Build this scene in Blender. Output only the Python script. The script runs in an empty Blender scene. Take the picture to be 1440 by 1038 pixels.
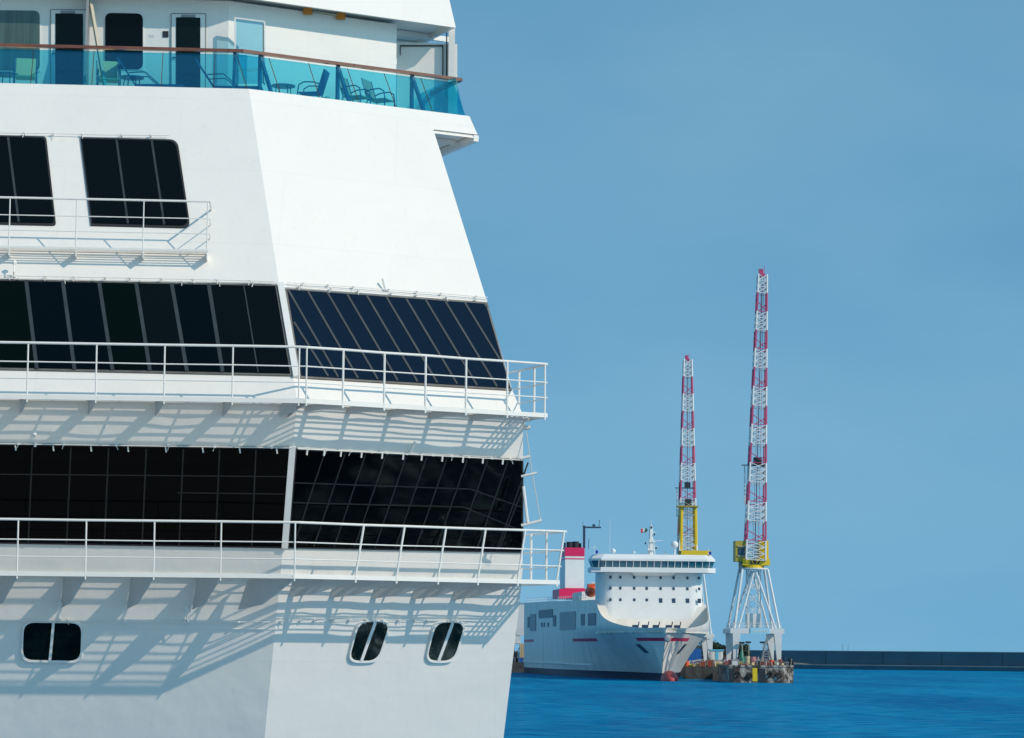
import bpy, math, random
from mathutils import Vector as V, Matrix
random.seed(7)
C = bpy.context.scene
R_ = math.radians
# ------------------------------------------------------------ camera
F_PX, HOR, ROLL = 4000.0, 914.0, 0.008
EYE = V((0, 0, 6.1))
th = math.atan((HOR-519)/F_PX)
FW = V((0, math.cos(th), math.sin(th)))
_R0, _U0 = V((1, 0, 0)), V((0, -math.sin(th), math.cos(th)))
CR = _R0*math.cos(ROLL)+_U0*math.sin(ROLL)
CU = -_R0*math.sin(ROLL)+_U0*math.cos(ROLL)
cd = bpy.data.cameras.new('camera'); cam = bpy.data.objects.new('camera', cd)
C.collection.objects.link(cam)
m = Matrix((CR, CU, -FW)).transposed().to_4x4(); m.translation = EYE
cam.matrix_world = m
cd.sensor_width = 36; cd.lens = F_PX/1440*36; cd.clip_start = 1; cd.clip_end = 20000
C.camera = cam
# ------------------------------------------------------------ light
SUN = V((3.9, -2.4, 3.2)).normalized()
w = bpy.data.worlds.new('World'); C.world = w; w.use_nodes = True
nt = w.node_tree; nt.nodes.clear()
sky = nt.nodes.new('ShaderNodeTexSky'); sky.sky_type = 'NISHITA'; sky.sun_disc = False
sky.sun_elevation = math.asin(SUN.z); sky.sun_rotation = math.atan2(SUN.x, SUN.y)
sky.altitude = 0; sky.air_density = 1.0; sky.dust_density = 0.3; sky.ozone_density = 3.0
tc = nt.nodes.new('ShaderNodeTexCoord'); mp = nt.nodes.new('ShaderNodeMapping')
mp.inputs['Location'].default_value = (0, 0, 0.42); mp.inputs['Scale'].default_value = (1, 1, 0.55)
hs = nt.nodes.new('ShaderNodeMixRGB'); hs.blend_type = 'MULTIPLY'; hs.inputs[0].default_value = 1; hs.inputs[2].default_value = (.82, 1.25, 1.08, 1)
bg = nt.nodes.new('ShaderNodeBackground'); bg.inputs['Strength'].default_value = 0.136
wo = nt.nodes.new('ShaderNodeOutputWorld')
nt.links.new(tc.outputs['Generated'], mp.inputs[0]); nt.links.new(mp.outputs[0], sky.inputs[0])
nt.links.new(sky.outputs[0], hs.inputs[1]); cn_ = nt.nodes.new('ShaderNodeTexNoise'); cn_.inputs['Scale'].default_value = 5; cn_.inputs['Detail'].default_value = 5; cm_ = nt.nodes.new('ShaderNodeMapping')
cm_.inputs['Scale'].default_value = (1, 1, 2.2); cr_ = nt.nodes.new('ShaderNodeMapRange'); cr_.inputs['From Min'].default_value = .35; cr_.inputs['From Max'].default_value = .75
cr_.inputs['To Min'].default_value = 0; cr_.inputs['To Max'].default_value = .16; cx_ = nt.nodes.new('ShaderNodeMixRGB'); cx_.inputs[2].default_value = (3.2, 4.6, 5.2, 1)
nt.links.new(tc.outputs['Generated'], cm_.inputs[0]); nt.links.new(cm_.outputs[0], cn_.inputs[0]); nt.links.new(cn_.outputs[0], cr_.inputs[0])
nt.links.new(cr_.outputs[0], cx_.inputs[0]); nt.links.new(hs.outputs[0], cx_.inputs[1]); nt.links.new(cx_.outputs[0], bg.inputs[0]); nt.links.new(bg.outputs[0], wo.inputs[0])
sl = bpy.data.lights.new('sun', 'SUN'); sl.energy = 2.3; sl.angle = R_(0.5); sl.color = (1, .87, .73)
so = bpy.data.objects.new('sun', sl); C.collection.objects.link(so)
so.rotation_euler = SUN.to_track_quat('Z', 'Y').to_euler(); so.location = (60, -60, 80)
C.view_settings.view_transform = 'Standard'; C.view_settings.look = 'None'
C.view_settings.exposure = 0.36; C.view_settings.gamma = 1; C.view_settings.use_curve_mapping = False
C.cycles.max_bounces = 8; C.cycles.transparent_max_bounces = 16
# ------------------------------------------------------------ materials
def mat(name, col, rough=.5, metal=0, var=.0, vscale=1.0, bump=0, bscale=5, spec=.5, coat=0, col2=None, stretch=(1, 1, 1), thr=None):
    M = bpy.data.materials.new(name); M.use_nodes = True; N = M.node_tree.nodes; L = M.node_tree.links
    b = N['Principled BSDF']
    b.inputs['Base Color'].default_value = (*col, 1); b.inputs['Roughness'].default_value = rough
    b.inputs['Metallic'].default_value = metal; b.inputs['Specular IOR Level'].default_value = spec
    b.inputs['Coat Weight'].default_value = coat
    t = N.new('ShaderNodeTexCoord'); mpp = N.new('ShaderNodeMapping'); mpp.inputs['Scale'].default_value = stretch
    L.new(t.outputs['Object'], mpp.inputs[0])
    if var or col2:
        n = N.new('ShaderNodeTexNoise'); n.inputs['Scale'].default_value = vscale; n.inputs['Detail'].default_value = 6
        n.inputs['Roughness'].default_value = .65
        L.new(mpp.outputs[0], n.inputs[0])
        r = N.new('ShaderNodeValToRGB')
        lo, hi = thr or (.3, .7)
        r.color_ramp.elements[0].position = lo; r.color_ramp.elements[1].position = hi
        c2 = col2 or tuple(c*(1-var) for c in col)
        r.color_ramp.elements[0].color = (*c2, 1); r.color_ramp.elements[1].color = (*col, 1)
        L.new(n.outputs[0], r.inputs[0]); L.new(r.outputs[0], b.inputs['Base Color'])
    if bump:
        n = N.new('ShaderNodeTexNoise'); n.inputs['Scale'].default_value = bscale; n.inputs['Detail'].default_value = 3
        L.new(mpp.outputs[0], n.inputs[0])
        bp = N.new('ShaderNodeBump'); bp.inputs['Strength'].default_value = 1; bp.inputs['Distance'].default_value = bump
        L.new(n.outputs[0], bp.inputs['Height']); L.new(bp.outputs[0], b.inputs['Normal'])
    return M
M = {}
def hull_white():
    X = mat('white ship paint', (.83, .785, .725), .38, var=.035, vscale=.5, bump=.035, bscale=.8)
    N = X.node_tree.nodes; L = X.node_tree.links; b = N['Principled BSDF']
    # faint run-off streaks, own colour of dirt
    t = N.new('ShaderNodeTexCoord'); mp2 = N.new('ShaderNodeMapping'); mp2.inputs['Scale'].default_value = (9, 9, .35)
    n = N.new('ShaderNodeTexNoise'); n.inputs['Scale'].default_value = 1; n.inputs['Detail'].default_value = 5
    L.new(t.outputs['Object'], mp2.inputs[0]); L.new(mp2.outputs[0], n.inputs[0])
    r = N.new('ShaderNodeValToRGB'); r.color_ramp.elements[0].position = .58; r.color_ramp.elements[1].position = .8
    r.color_ramp.elements[0].color = (1, 1, 1, 1); r.color_ramp.elements[1].color = (.95, .945, .93, 1)
    L.new(n.outputs[0], r.inputs[0])
    mx = N.new('ShaderNodeMixRGB'); mx.blend_type = 'MULTIPLY'; mx.inputs[0].default_value = 1
    src = b.inputs['Base Color'].links[0].from_socket
    L.new(src, mx.inputs[1]); L.new(r.outputs[0], mx.inputs[2]); L.new(mx.outputs[0], b.inputs['Base Color'])
    cb = N.new('ShaderNodeCombineXYZ'); sp = N.new('ShaderNodeSeparateXYZ'); L.new(t.outputs['Object'], sp.inputs[0])
    L.new(sp.outputs['X'], cb.inputs['X']); L.new(sp.outputs['Z'], cb.inputs['Y'])
    br = N.new('ShaderNodeTexBrick'); br.inputs['Scale'].default_value = 1; br.inputs['Brick Width'].default_value = 5.1; br.inputs['Row Height'].default_value = 1.93
    br.inputs['Mortar Size'].default_value = .014; br.inputs['Color1'].default_value = (1, 1, 1, 1); br.inputs['Color2'].default_value = (.975, .975, .97, 1); br.inputs['Mortar'].default_value = (.93, .93, .92, 1)
    L.new(cb.outputs[0], br.inputs[0]); m2 = N.new('ShaderNodeMixRGB'); m2.blend_type = 'MULTIPLY'; m2.inputs[0].default_value = .6
    L.new(mx.outputs[0], m2.inputs[1]); L.new(br.outputs[0], m2.inputs[2]); L.new(m2.outputs[0], b.inputs['Base Color'])
    return X
M['white'] = hull_white()
M['rail'] = mat('white railing paint', (.82, .79, .74), .4, var=.06, vscale=3)
M['bracket'] = mat('grey bracket paint with shade', (.60, .585, .555), .5, var=.08, vscale=2)  # light grey paint, darkened further so the plates read as shaded
M['offwhite'] = mat('weathered white paint', (.70, .70, .67), .5, var=.15, vscale=1.2)
M['glass'] = mat('black tinted window glass', (.0015, .003, .004), .04, bump=.004, bscale=.9, spec=.14, stretch=(1, 1, .5))
M['glassdark'] = mat('black window glass', (.001, .0015, .002), .05, spec=.06)
M['glassblue'] = mat('navy sky toned window glass', (.001, .006, .019), .05, bump=.004, bscale=.9, spec=.28, stretch=(1, 1, .5))  # the sky's reflection is put into the base colour as navy
M['glassgreen'] = mat('green tinted window glass', (.003, .010, .008), .05, spec=.2, var=.6, vscale=1.5)
M['curtain'] = mat('grey green curtain behind glass', (.10, .16, .14), .12, var=.5, vscale=3, stretch=(3, 3, .05), spec=.6)
M['mull'] = mat('grey mullion', (.04, .052, .058), .5, var=.5, vscale=2.0)
M['mulldark'] = mat('dark mullion', (.006, .007, .008), .5, var=.4, vscale=2.0)
M['seal'] = mat('black rubber seal', (.02, .02, .022), .6)
M['gasket'] = mat('grey gasket', (.16, .155, .14), .6, var=.4, vscale=4)
M['wood'] = mat('varnished teak', (.26, .075, .03), .3, var=.55, vscale=5, stretch=(.4, .4, 4), coat=.5)
M['teal'] = mat('blue painted steel', (.03, .14, .24), .4)
M['greysteel'] = mat('grey steel', (.30, .31, .31), .45, var=.2, vscale=2)
M['dark'] = mat('dark fitting', (.02, .022, .028), .5)
M['tan'] = mat('cream sling fabric', (.78, .58, .32), .8, var=.12, vscale=20)
M['amber'] = mat('orange lamp housing', (.55, .20, .02), .5)
M['creampost'] = mat('cream painted post', (.48, .43, .32), .5, var=.1)
M['globe'] = mat('white lamp globe', (.75, .75, .72), .3)
M['rope'] = mat('pale rope', (.6, .58, .52), .8)
def bal_glass():
    X = bpy.data.materials.new('turquoise balcony glass'); X.use_nodes = True; N = X.node_tree.nodes; L = X.node_tree.links
    N.clear(); o = N.new('ShaderNodeOutputMaterial')
    t = N.new('ShaderNodeBsdfTransparent'); t.inputs[0].default_value = (.42, .88, .93, 1)
    d = N.new('ShaderNodeBsdfDiffuse'); d.inputs[0].default_value = (.0, .22, .50, 1)
    g = N.new('ShaderNodeBsdfGlossy'); g.inputs['Roughness'].default_value = .03
    m1 = N.new('ShaderNodeMixShader'); m1.inputs[0].default_value = .10
    m2 = N.new('ShaderNodeMixShader')
    L.new(t.outputs[0], m1.inputs[1]); L.new(d.outputs[0], m1.inputs[2])
    m2.inputs[0].default_value = .05; L.new(m1.outputs[0], m2.inputs[1]); L.new(g.outputs[0], m2.inputs[2])
    L.new(m2.outputs[0], o.inputs[0]); return X
M['balglass'] = bal_glass()
M['balglass_l'] = M['balglass']
# ------------------------------------------------------------ mesh builder
class MB:
    def __init__(s): s.v = []; s.f = []; s.mi = []; s.k = 0
    def add(s, vs, fs):
        o = len(s.v); s.v += [tuple(x) for x in vs]; s.f += [[i+o for i in f] for f in fs]; s.mi += [s.k]*len(fs); return s
    def poly(s, pts): return s.add(pts, [list(range(len(pts)))])
    def prism(s, a, b):     # two congruent loops, a seen as front cap
        n = len(a); fs = [list(range(n)), list(range(2*n-1, n-1, -1))]
        fs += [[i, i+n, (i+1) % n+n, (i+1) % n] for i in range(n)]
        return s.add(list(a)+list(b), fs)
    def box(s, c, d, ax=None):
        c = V(c); X, Y, Z = ax or (V((1, 0, 0)), V((0, 1, 0)), V((0, 0, 1)))
        hx, hy, hz = X*d[0]/2, Y*d[1]/2, Z*d[2]/2
        lo = [c-hx-hy-hz, c+hx-hy-hz, c+hx+hy-hz, c-hx+hy-hz]; hi = [p+2*hz for p in lo]
        return s.prism(lo, hi)
    def tube(s, pts, r, n=8, r2=None):
        pts = [V(p) for p in pts]; rings = []
        prev = None
        for i, p in enumerate(pts):
            if i == 0: t = pts[1]-p
            elif i == len(pts)-1: t = p-pts[i-1]
            else: t = (pts[i+1]-p).normalized()+(p-pts[i-1]).normalized()
            t.normalize()
            if prev is None:
                a = t.cross(V((0, 0, 1)));
                if a.length < .1: a = t.cross(V((1, 0, 0)))
            else: a = prev-t*prev.dot(t)
            a.normalize(); prev = a; b = t.cross(a)
            rr = r if r2 is None else r+(r2-r)*i/(len(pts)-1)
            rings.append([p+(a*math.cos(2*math.pi*(k+.5)/n)+b*math.sin(2*math.pi*(k+.5)/n))*rr for k in range(n)])
        vs = [q for g in rings for q in g]; fs = []
        for i in range(len(rings)-1):
            for k in range(n):
                fs.append([i*n+k, i*n+(k+1) % n, (i+1)*n+(k+1) % n, (i+1)*n+k])
        fs.append(list(range(n-1, -1, -1))); fs.append([(len(rings)-1)*n+k for k in range(n)])
        return s.add(vs, fs)
    def sphere(s, c, r, n=12, sq=(1, 1, 1)):
        c = V(c); vs = []; fs = []; h = n//2
        for i in range(h+1):
            a = math.pi*i/h
            for k in range(n):
                b = 2*math.pi*k/n
                vs.append(c+V((r*sq[0]*math.sin(a)*math.cos(b), r*sq[1]*math.sin(a)*math.sin(b), r*sq[2]*math.cos(a))))
        for i in range(h):
            for k in range(n): fs.append([i*n+k, (i+1)*n+k, (i+1)*n+(k+1) % n, i*n+(k+1) % n])
        return s.add(vs, fs)
    def build(s, name, mt, parent=None, origin=None, smooth=False):
        me = bpy.data.meshes.new(name)
        o = V((0, 0, 0))
        if origin is not None: o = V(origin)
        elif parent is not None:
            q = parent
            while q.parent: q = q.parent
            if q.get('_w'): o = q.location.copy()
        me.from_pydata([V(x)-o for x in s.v], [], s.f)
        for x in (mt if isinstance(mt, (list, tuple)) else [mt]): me.materials.append(x)
        if isinstance(mt, (list, tuple)): me.polygons.foreach_set('material_index', s.mi)
        import bmesh
        bm = bmesh.new(); bm.from_mesh(me); bmesh.ops.recalc_face_normals(bm, faces=bm.faces); bm.to_mesh(me); bm.free()
        if smooth:
            me.polygons.foreach_set('use_smooth', [True]*len(me.polygons))
            try: me.set_sharp_from_angle(angle=R_(40))
            except Exception: pass
        ob = bpy.data.objects.new(name, me); C.collection.objects.link(ob)
        if parent is not None: ob.parent = parent
        elif origin is not None: ob.location = o
        return ob
def tag(o, label=None, cat=None, group=None, kind=None):
    if label: o['label'] = label
    if cat: o['category'] = cat
    if group: o['group'] = group
    if kind: o['kind'] = kind
    return o
def empty(name, loc, label, cat, group=None, rz=0, world=False):
    o = bpy.data.objects.new(name, None); C.collection.objects.link(o); o.location = loc; o.rotation_euler.z = rz
    if world: o['_w'] = 1
    return tag(o, label, cat, group)
def label(o, l): o['label'] = l; return o
def copy_tree(o, parent=None):
    c = o.copy(); C.collection.objects.link(c)
    if parent is not None: c.parent = parent
    for ch in [x for x in bpy.data.objects if x.parent is o]: copy_tree(ch, c)
    return c
# ------------------------------------------------------------ pixel to world (real depth)
def ray(x, y): return FW+CR*((x-720)/F_PX)+CU*((519-y)/F_PX)
def at(x, y, Y):
    d = ray(x, y); return EYE+d*(Y/d.y)
class Plane:
    def __init__(s, p, n): s.p = V(p); s.n = V(n).normalized()
    def off(s, d): return Plane(s.p+s.n*d, s.n)
    def hit(s, x, y, d=0):
        r = ray(x, y); t = ((s.p+s.n*d-EYE).dot(s.n))/r.dot(s.n); return EYE+r*t
def cut(p1, p2, p3):
    Mx = Matrix((p1.n, p2.n, p3.n)); return Mx.inverted() @ V((p1.p.dot(p1.n), p2.p.dot(p2.n), p3.p.dot(p3.n)))
def zpl(z): return Plane((0, 0, z), (0, 0, 1))
def xpl(x): return Plane(EYE, CR*F_PX-FW*(x-720))
aL, aR = R_(4.5), R_(32)
nL, nR = V((math.sin(aL), -math.cos(aL), 0)), V((math.sin(aR), -math.cos(aR), 0))
dL, dR = V((math.cos(aL), math.sin(aL), 0)), V((math.cos(aR), math.sin(aR), 0))
SIDE = V((-.4, .917, 0))
K = at(418, 565, 63.0); zK = K.z
# rake so that the knuckle line passes through the seen pixels
def solve(px, py, sign):
    lo, hi = .02, 1.6
    for _ in range(60):
        q = (lo+hi)/2
        A = Plane(K, nL+V((0, 0, sign*q))); B = Plane(K, nR+V((0, 0, sign*q)))
        h = cut(A, Plane(EYE, CU*F_PX-FW*(519-py)), B)
        d = h-EYE; x = 720+F_PX*d.dot(CR)/d.dot(FW)
        if (x > px): lo = q
        else: hi = q
    return q
mU = solve(350, 125, 1); mD = solve(372, 1038, -1)
print('rake', mU, mD)
UL, UR = Plane(K, nL+V((0, 0, mU))), Plane(K, nR+V((0, 0, mU)))
LL, LR = Plane(K, nL-V((0, 0, mD))), Plane(K, nR-V((0, 0, mD)))
# vertical planes displaced from the wall at a given level
def level(z, wd, side):
    up = z >= zK-.001
    P = {('L', True): UL, ('R', True): UR, ('L', False): LL, ('R', False): LR}[(side, up)]
    n = nL if side == 'L' else nR
    base = cut(P, zpl(z), xpl(500 if side == 'R' else 200))
    return Plane(base+n*wd, n)
def lp(z, wd, side, x): return cut(level(z, wd, side), zpl(z), xpl(x))
def corner(z, wd): return cut(level(z, wd, 'L'), level(z, wd, 'R'), zpl(z))
def rrect(a, b, c, d, rad, n=5, which=(1, 1, 1, 1)):
    P = [V((*p, 0)) for p in (a, b, c, d)]; out = []
    for i in range(4):
        p, q, s = P[i], P[i-1], P[(i+1) % 4]
        if not which[i]: out.append((p.x, p.y)); continue
        u, v = (q-p).normalized(), (s-p).normalized(); A, B = p+u*rad, p+v*rad
        for k in range(n+1):
            t = k/n; x = A*(1-t)**2+p*2*t*(1-t)+B*t*t; out.append((x.x, x.y))
    return out
def plate(mb, px, P, o0, o1): return mb.prism([P.hit(x, y)+P.n*o1 for x, y in px], [P.hit(x, y)+P.n*o0 for x, y in px])
def strip(mb, a, b, wpx, P, o0, o1):
    d = V((b[0]-a[0], b[1]-a[1])).normalized(); n = V((-d.y, d.x))*wpx/2
    return plate(mb, [(a[0]+n.x, a[1]+n.y), (b[0]+n.x, b[1]+n.y), (b[0]-n.x, b[1]-n.y), (a[0]-n.x, a[1]-n.y)], P, o0, o1)
def lerp(a, b, t): return (a[0]+(b[0]-a[0])*t, a[1]+(b[1]-a[1])*t)
def grow(px, k):
    cx = sum(p[0] for p in px)/len(px); cy = sum(p[1] for p in px)/len(px)
    out = []
    for x, y in px:
        d = V((x-cx, y-cy)); out.append((x+(k if x > cx else -k), y+(k if y > cy else -k)))
    return out
# ============================================================ SETTING
def sea_mat():
    X = bpy.data.materials.new('sea water'); X.use_nodes = True; N = X.node_tree.nodes; L = X.node_tree.links
    N.clear(); o = N.new('ShaderNodeOutputMaterial'); b = N.new('ShaderNodeBsdfDiffuse'); g = N.new('ShaderNodeBsdfGlossy')
    g.inputs['Roughness'].default_value = .12; g.inputs['Color'].default_value = (.55, .85, 1, 1); mxs = N.new('ShaderNodeMixShader')
    L.new(b.outputs[0], mxs.inputs[1]); L.new(g.outputs[0], mxs.inputs[2]); L.new(mxs.outputs[0], o.inputs[0])
    t = N.new('ShaderNodeTexCoord')
    def noise(sc, st, det=4):
        mp_ = N.new('ShaderNodeMapping'); mp_.inputs['Scale'].default_value = st; n = N.new('ShaderNodeTexNoise')
        n.inputs['Scale'].default_value = sc; n.inputs['Detail'].default_value = det
        L.new(t.outputs['Object'], mp_.inputs[0]); L.new(mp_.outputs[0], n.inputs[0]); return n
    a = noise(.045, (1, .22, 1), 6)
    af = noise(1.0, (.28, .5, 1), 9); am = N.new('ShaderNodeMath'); am.operation = 'MULTIPLY_ADD'; am.inputs[1].default_value = .6; aq = N.new('ShaderNodeMath'); aq.operation = 'MULTIPLY'; aq.inputs[1].default_value = .4
    L.new(a.outputs[0], aq.inputs[0]); L.new(af.outputs[0], am.inputs[0]); L.new(aq.outputs[0], am.inputs[2])
    r = N.new('ShaderNodeValToRGB'); r.color_ramp.elements[0].position = .40; r.color_ramp.elements[1].position = .60
    r.color_ramp.elements[0].color = (.000, .10, .26, 1); r.color_ramp.elements[1].color = (.003, .235, .43, 1)
    L.new(am.outputs[0], r.inputs[0]); L.new(r.outputs[0], b.inputs['Color'])
    a2 = noise(1.1, (.3, .45, 1), 9); mr = N.new('ShaderNodeMapRange'); mr.inputs['From Min'].default_value = .38; mr.inputs['From Max'].default_value = .68
    mr.inputs['To Min'].default_value = .02; mr.inputs['To Max'].default_value = .24; L.new(a2.outputs[0], mr.inputs[0]); L.new(mr.outputs[0], mxs.inputs[0])
    h1 = noise(.9, (1, .6, 1), 6); h2 = noise(.12, (1, .5, 1), 3)
    ad = N.new('ShaderNodeMath'); ad.operation = 'MULTIPLY_ADD'; ad.inputs[1].default_value = 3.0
    L.new(h2.outputs[0], ad.inputs[0]); L.new(h1.outputs[0], ad.inputs[2])
    bp = N.new('ShaderNodeBump'); bp.inputs['Strength'].default_value = 1; bp.inputs['Distance'].default_value = .4
    L.new(ad.outputs[0], bp.inputs['Height']); L.new(bp.outputs[0], g.inputs['Normal'])
    return X
s = MB().poly([(-4000, -300, 0), (5000, -300, 0), (5000, 9000, 0), (-4000, 9000, 0)]).build('water', sea_mat()); tag(s, kind='structure')
M['concrete'] = mat('pale sandy bounce concrete', (.74, .64, .52), .85, var=.25, vscale=.4, bump=.01, bscale=8)  # made paler and warmer for the bounce; the concrete block shares it
q = MB().box((-30, 11, .5), (110, 88, 3.0)).build('bounce_quay', M['concrete']); tag(q, kind='structure')  # unseen quay added below the frame to bounce sunlight onto the hull
# ============================================================ CRUISE SHIP
ship = empty('cruise_ship', (-8, 72, 0), 'huge white cruise ship in the foreground with black windows and turquoise glass balcony', 'cruise ship', world=True)
zP = cut(UL, UR, xpl(350)).z       # top of the solid bulwark under the balcony glass
CT = corner(zP, 0)
CB = corner(-1.0, 0)
LX = -330
rp = [UR.hit(686, 428), UR.hit(720, 548)]
wing_top = cut(UR, zpl(zP), xpl(660))
wing_lo = UR.hit(674, 195); wz = wing_lo.z
wing_in = cut(UR, zpl(wz), xpl(611))
KR = cut(UR, zpl(zK), xpl(735.5)); KL = cut(UL, zpl(zK), xpl(LX))
TL = cut(UL, zpl(zP), xpl(LX))
lowR = [LR.hit(735.5, 640), LR.hit(735, 800), LR.hit(731, 845), LR.hit(708, 1038), cut(LR, zpl(-1), xpl(686))]
BL = cut(LL, zpl(-1), xpl(LX))
redge = [wing_in, UR.hit(622, 222), rp[0], rp[1], KR]+lowR
D = 26
mb = MB()
mb.poly([TL, CT, K, KL]); mb.poly([KL, K, CB, BL])
mb.poly([CT, wing_top, wing_lo, wing_in, redge[1], rp[0], rp[1], KR, K])
mb.poly([K, KR]+lowR+[CB])
for a, b in zip(redge[:-1], redge[1:]): mb.poly([a, b, b+SIDE*D, a+SIDE*D])
LS = V((.0, 1, 0))
mb.poly([TL, KL, KL+LS*D, TL+LS*D]); mb.poly([KL, BL, BL+LS*D, KL+LS*D])
# balcony floor, 0.3 below bulwark top, inner face of the bulwark and the wing block
def inl(z, dd): return [cut(level(z, -dd, 'L'), zpl(z), xpl(LX)), corner(z, -dd)]
zF = zP-.02
a0, a1 = inl(zP, .12); wt_in = wing_top-nR*.12-dR*.1
mb.poly([TL, CT, a1, a0]); mb.poly([CT, wing_top, wt_in, a1])
mb.poly([a0, a1, V((a1.x, a1.y, zF)), V((a0.x, a0.y, zF))]); mb.poly([a1, wt_in, V((wt_in.x, wt_in.y, zF)), V((a1.x, a1.y, zF))])
fl = [V((p.x, p.y, zF)) for p in (a0, a1, wt_in)]
mb.poly([fl[0], fl[1], fl[2], fl[2]+SIDE*D, fl[0]+LS*D])
# wing side and underside
mb.poly([wing_top, wing_lo, wing_lo+SIDE*D, wing_top+SIDE*D])
mb.poly([wing_top, wt_in, wt_in+SIDE*D, wing_top+SIDE*D])
zu = wz+.10
wl2 = wing_lo+V((0, 0, .10)); wi2 = wing_in+V((0, 0, .10))
mb.poly([wl2, wi2, wi2+SIDE*D, wl2+SIDE*D])
body = mb.build('superstructure', M['white'], ship)
mb = MB()
mb.box(wing_lo+SIDE*D/2-dR*.09+V((0, 0, .0)), (.14, D, .16), (dR, SIDE.normalized(), V((0, 0, 1))))
for i in range(6): mb.box(wing_in+SIDE*(1.0+i*2.2)+dR*.55+V((0, 0, .03)), (1.0, .08, .12), (dR, SIDE.normalized(), V((0, 0, 1))))
mb.build('wing_beam', M['white'], ship)
# knuckle post between the window rows
mb = MB()
for (x0, y0, x1, y1, ww) in ((394.5, 400, 417, 531, 9),):
    strip(mb, (x0, y0), (x1, y1), ww, UL, -.02, .07)
mb.build('corner_post', M['rail'], ship); mb = MB()
for (x0, y0, x1, y1, ww) in ((411.5, 627, 400.5, 770, 9),):
    strip(mb, (x0, y0), (x1, y1), ww, LL, -.02, .07)
mb.build('corner_post', M['rail'], ship)
# ---- large windows
def bigwin(nm, quad, P, glass, mulls, mm, mw, rounded=0, which=(1, 1, 1, 1), horiz=(), rim=2.6, lab=None, clips=0, gask=False):
    px = rrect(*quad, rounded, which=which) if rounded else list(quad)
    r = plate(MB(), grow(px, rim), P, .0, .035).build('window_frame' if 0 else 'window', M['gasket'] if gask else M['seal'], ship)
    if lab: label(r, lab)
    plate(MB(), px, P, .03, .05).build('pane', glass, r)
    for a, b in mulls: strip(MB(), a, b, mw, P, .05, .062).build('mullion', mm, r)
    for a, b in horiz: strip(MB(), a, b, 1.6, P, .05, .056).build('crossbar', M['mulldark'], r)
    return r
def ct(u, quad, hook=0):
    a, b, c, d = quad; return (lerp(a, b, u), lerp(d, c, u))
q1 = ((-120, 190.5), (62.5, 196), (76.5, 315.5), (-110, 311))
bigwin('w', q1, UL, M['glass'], [((11.5, 195), (26.5, 314)), ((-52, 193), (-38, 312))], M['mull'], 3.2, 5, (0, 1, 1, 0), lab='upper black window cut by the left picture edge')
q2 = ((115.5, 197), (247, 200), (265.5, 319), (130.5, 315.5))
bigwin('w', q2, UL, M['glass'], [((164, 199), (180, 316.5)), ((213.5, 200), (231, 318))], M['mull'], 3.0, 12, (0, 1, 1, 0), lab='upper black window with rounded right corners behind the small walkway')
q3 = ((-260, 391.5), (387, 404), (408, 527), (-240, 513))
mu = [((x0, 396.5+(x0+0)*.017), (x1, 520+x1*.016)) for x0, x1 in ((-170, -160), (-118, -108), (-66, -57), (-15, -2), (37, 52), (88.5, 105), (139.5, 158.5), (191.5, 211), (241.5, 263), (293.5, 313))]
r3 = bigwin('w', q3, UL, M['glass'], mu, M['mull'], 5.2, gask=True, lab='long black window band on the left face above the upper walkway')
strip(MB(), (343, 404), (363, 526), 1.6, UL, .05, .062).build('mullion', M['mull'], r3)
tint = [mat('green black glass', (.001, .0045, .0035), .05, spec=.06), mat('blue black glass', (.001, .0035, .006), .05, spec=.08), M['glass']]
for k in range(len(mu)-1):
    (a_, b_), (c_, d_) = mu[k], mu[k+1]
    P_ = Plane(UL.p, UL.n); plate(MB(), [(a_[0], a_[1]+1.5), (c_[0], c_[1]+1.5), (d_[0], d_[1]-2), (b_[0], b_[1]-2)], P_, .045, .0515+.0006*(k % 2)).build('pane', tint[(k*2) % 3 if k % 4 else 1], r3)
q4 = ((403, 409), (682, 429), (716, 547.5), (423, 530))
mu = []
for i in range(11):
    xt = 404+i*27.6; yt = 409+(xt-403)*.072
    xb = xt+70+i*.3; f = 1.0
    yb = 530+(xb-423)*.0597
    a, b = V((xt, yt)), V((xb, yb))
    if xb > 714:
        k = (712-xt-26)/(xb-xt-26) if xb-xt > 26 else 1
        # clip against the slanting right edge
        t = 1.0
        while a.x+(b.x-a.x)*t > 682+34*((a.y+(b.y-a.y)*t-429)/118.5)-2 and t > .05: t -= .01
        b = a+(b-a)*t
    mu.append(((a.x, a.y+1), (b.x, b.y-1)))
mu.append(((412, 455), (460, 531)))
r4 = bigwin('w', q4, UR, M['glassblue'], mu, M['mull'], 2.6, gask=True, lab='slanted navy window band on the right face above the upper walkway')
q5 = ((-260, 622), (407, 631.5), (395, 768), (-270, 757))
mu = [((x, 627.5+x*.0125), (x-6-abs(x-200)*.0, 762+x*.012)) for x in (-220, -168, -116, -63, -11, 46, 100, 153, 206, 258, 309, 360)]
r5 = bigwin('w', q5, LL, M['glassdark'], mu, M['mulldark'], 2.2, horiz=[((0, 666), (403, 669.5)), ((250, 692), (400, 694))], lab='long black window band on the left face above the lower walkway')
q6 = ((417, 633), (732.5, 648), (732.5, 774.5), (406, 768))
mu = []
for i in range(11):
    xt = 455+i*28.6; yt = 633+(xt-417)*.0475; xb = xt-44; yb = 768+(xb-406)*.02
    if xb < 408: xb, yb = 410, 766
    mu.append(((xt, yt+1), (xb, yb-1)))
mu.append(((732, 690), (700, 772)))
r6 = bigwin('w', q6, LR, M['glassdark'], mu, M['mulldark'], 1.8, horiz=[((412, 678), (660, 687)), ((660, 687), (731, 712)), ((410, 706), (650, 712)), ((650, 712), (731, 745))], lab='long black window band on the right face above the lower walkway')
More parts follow.
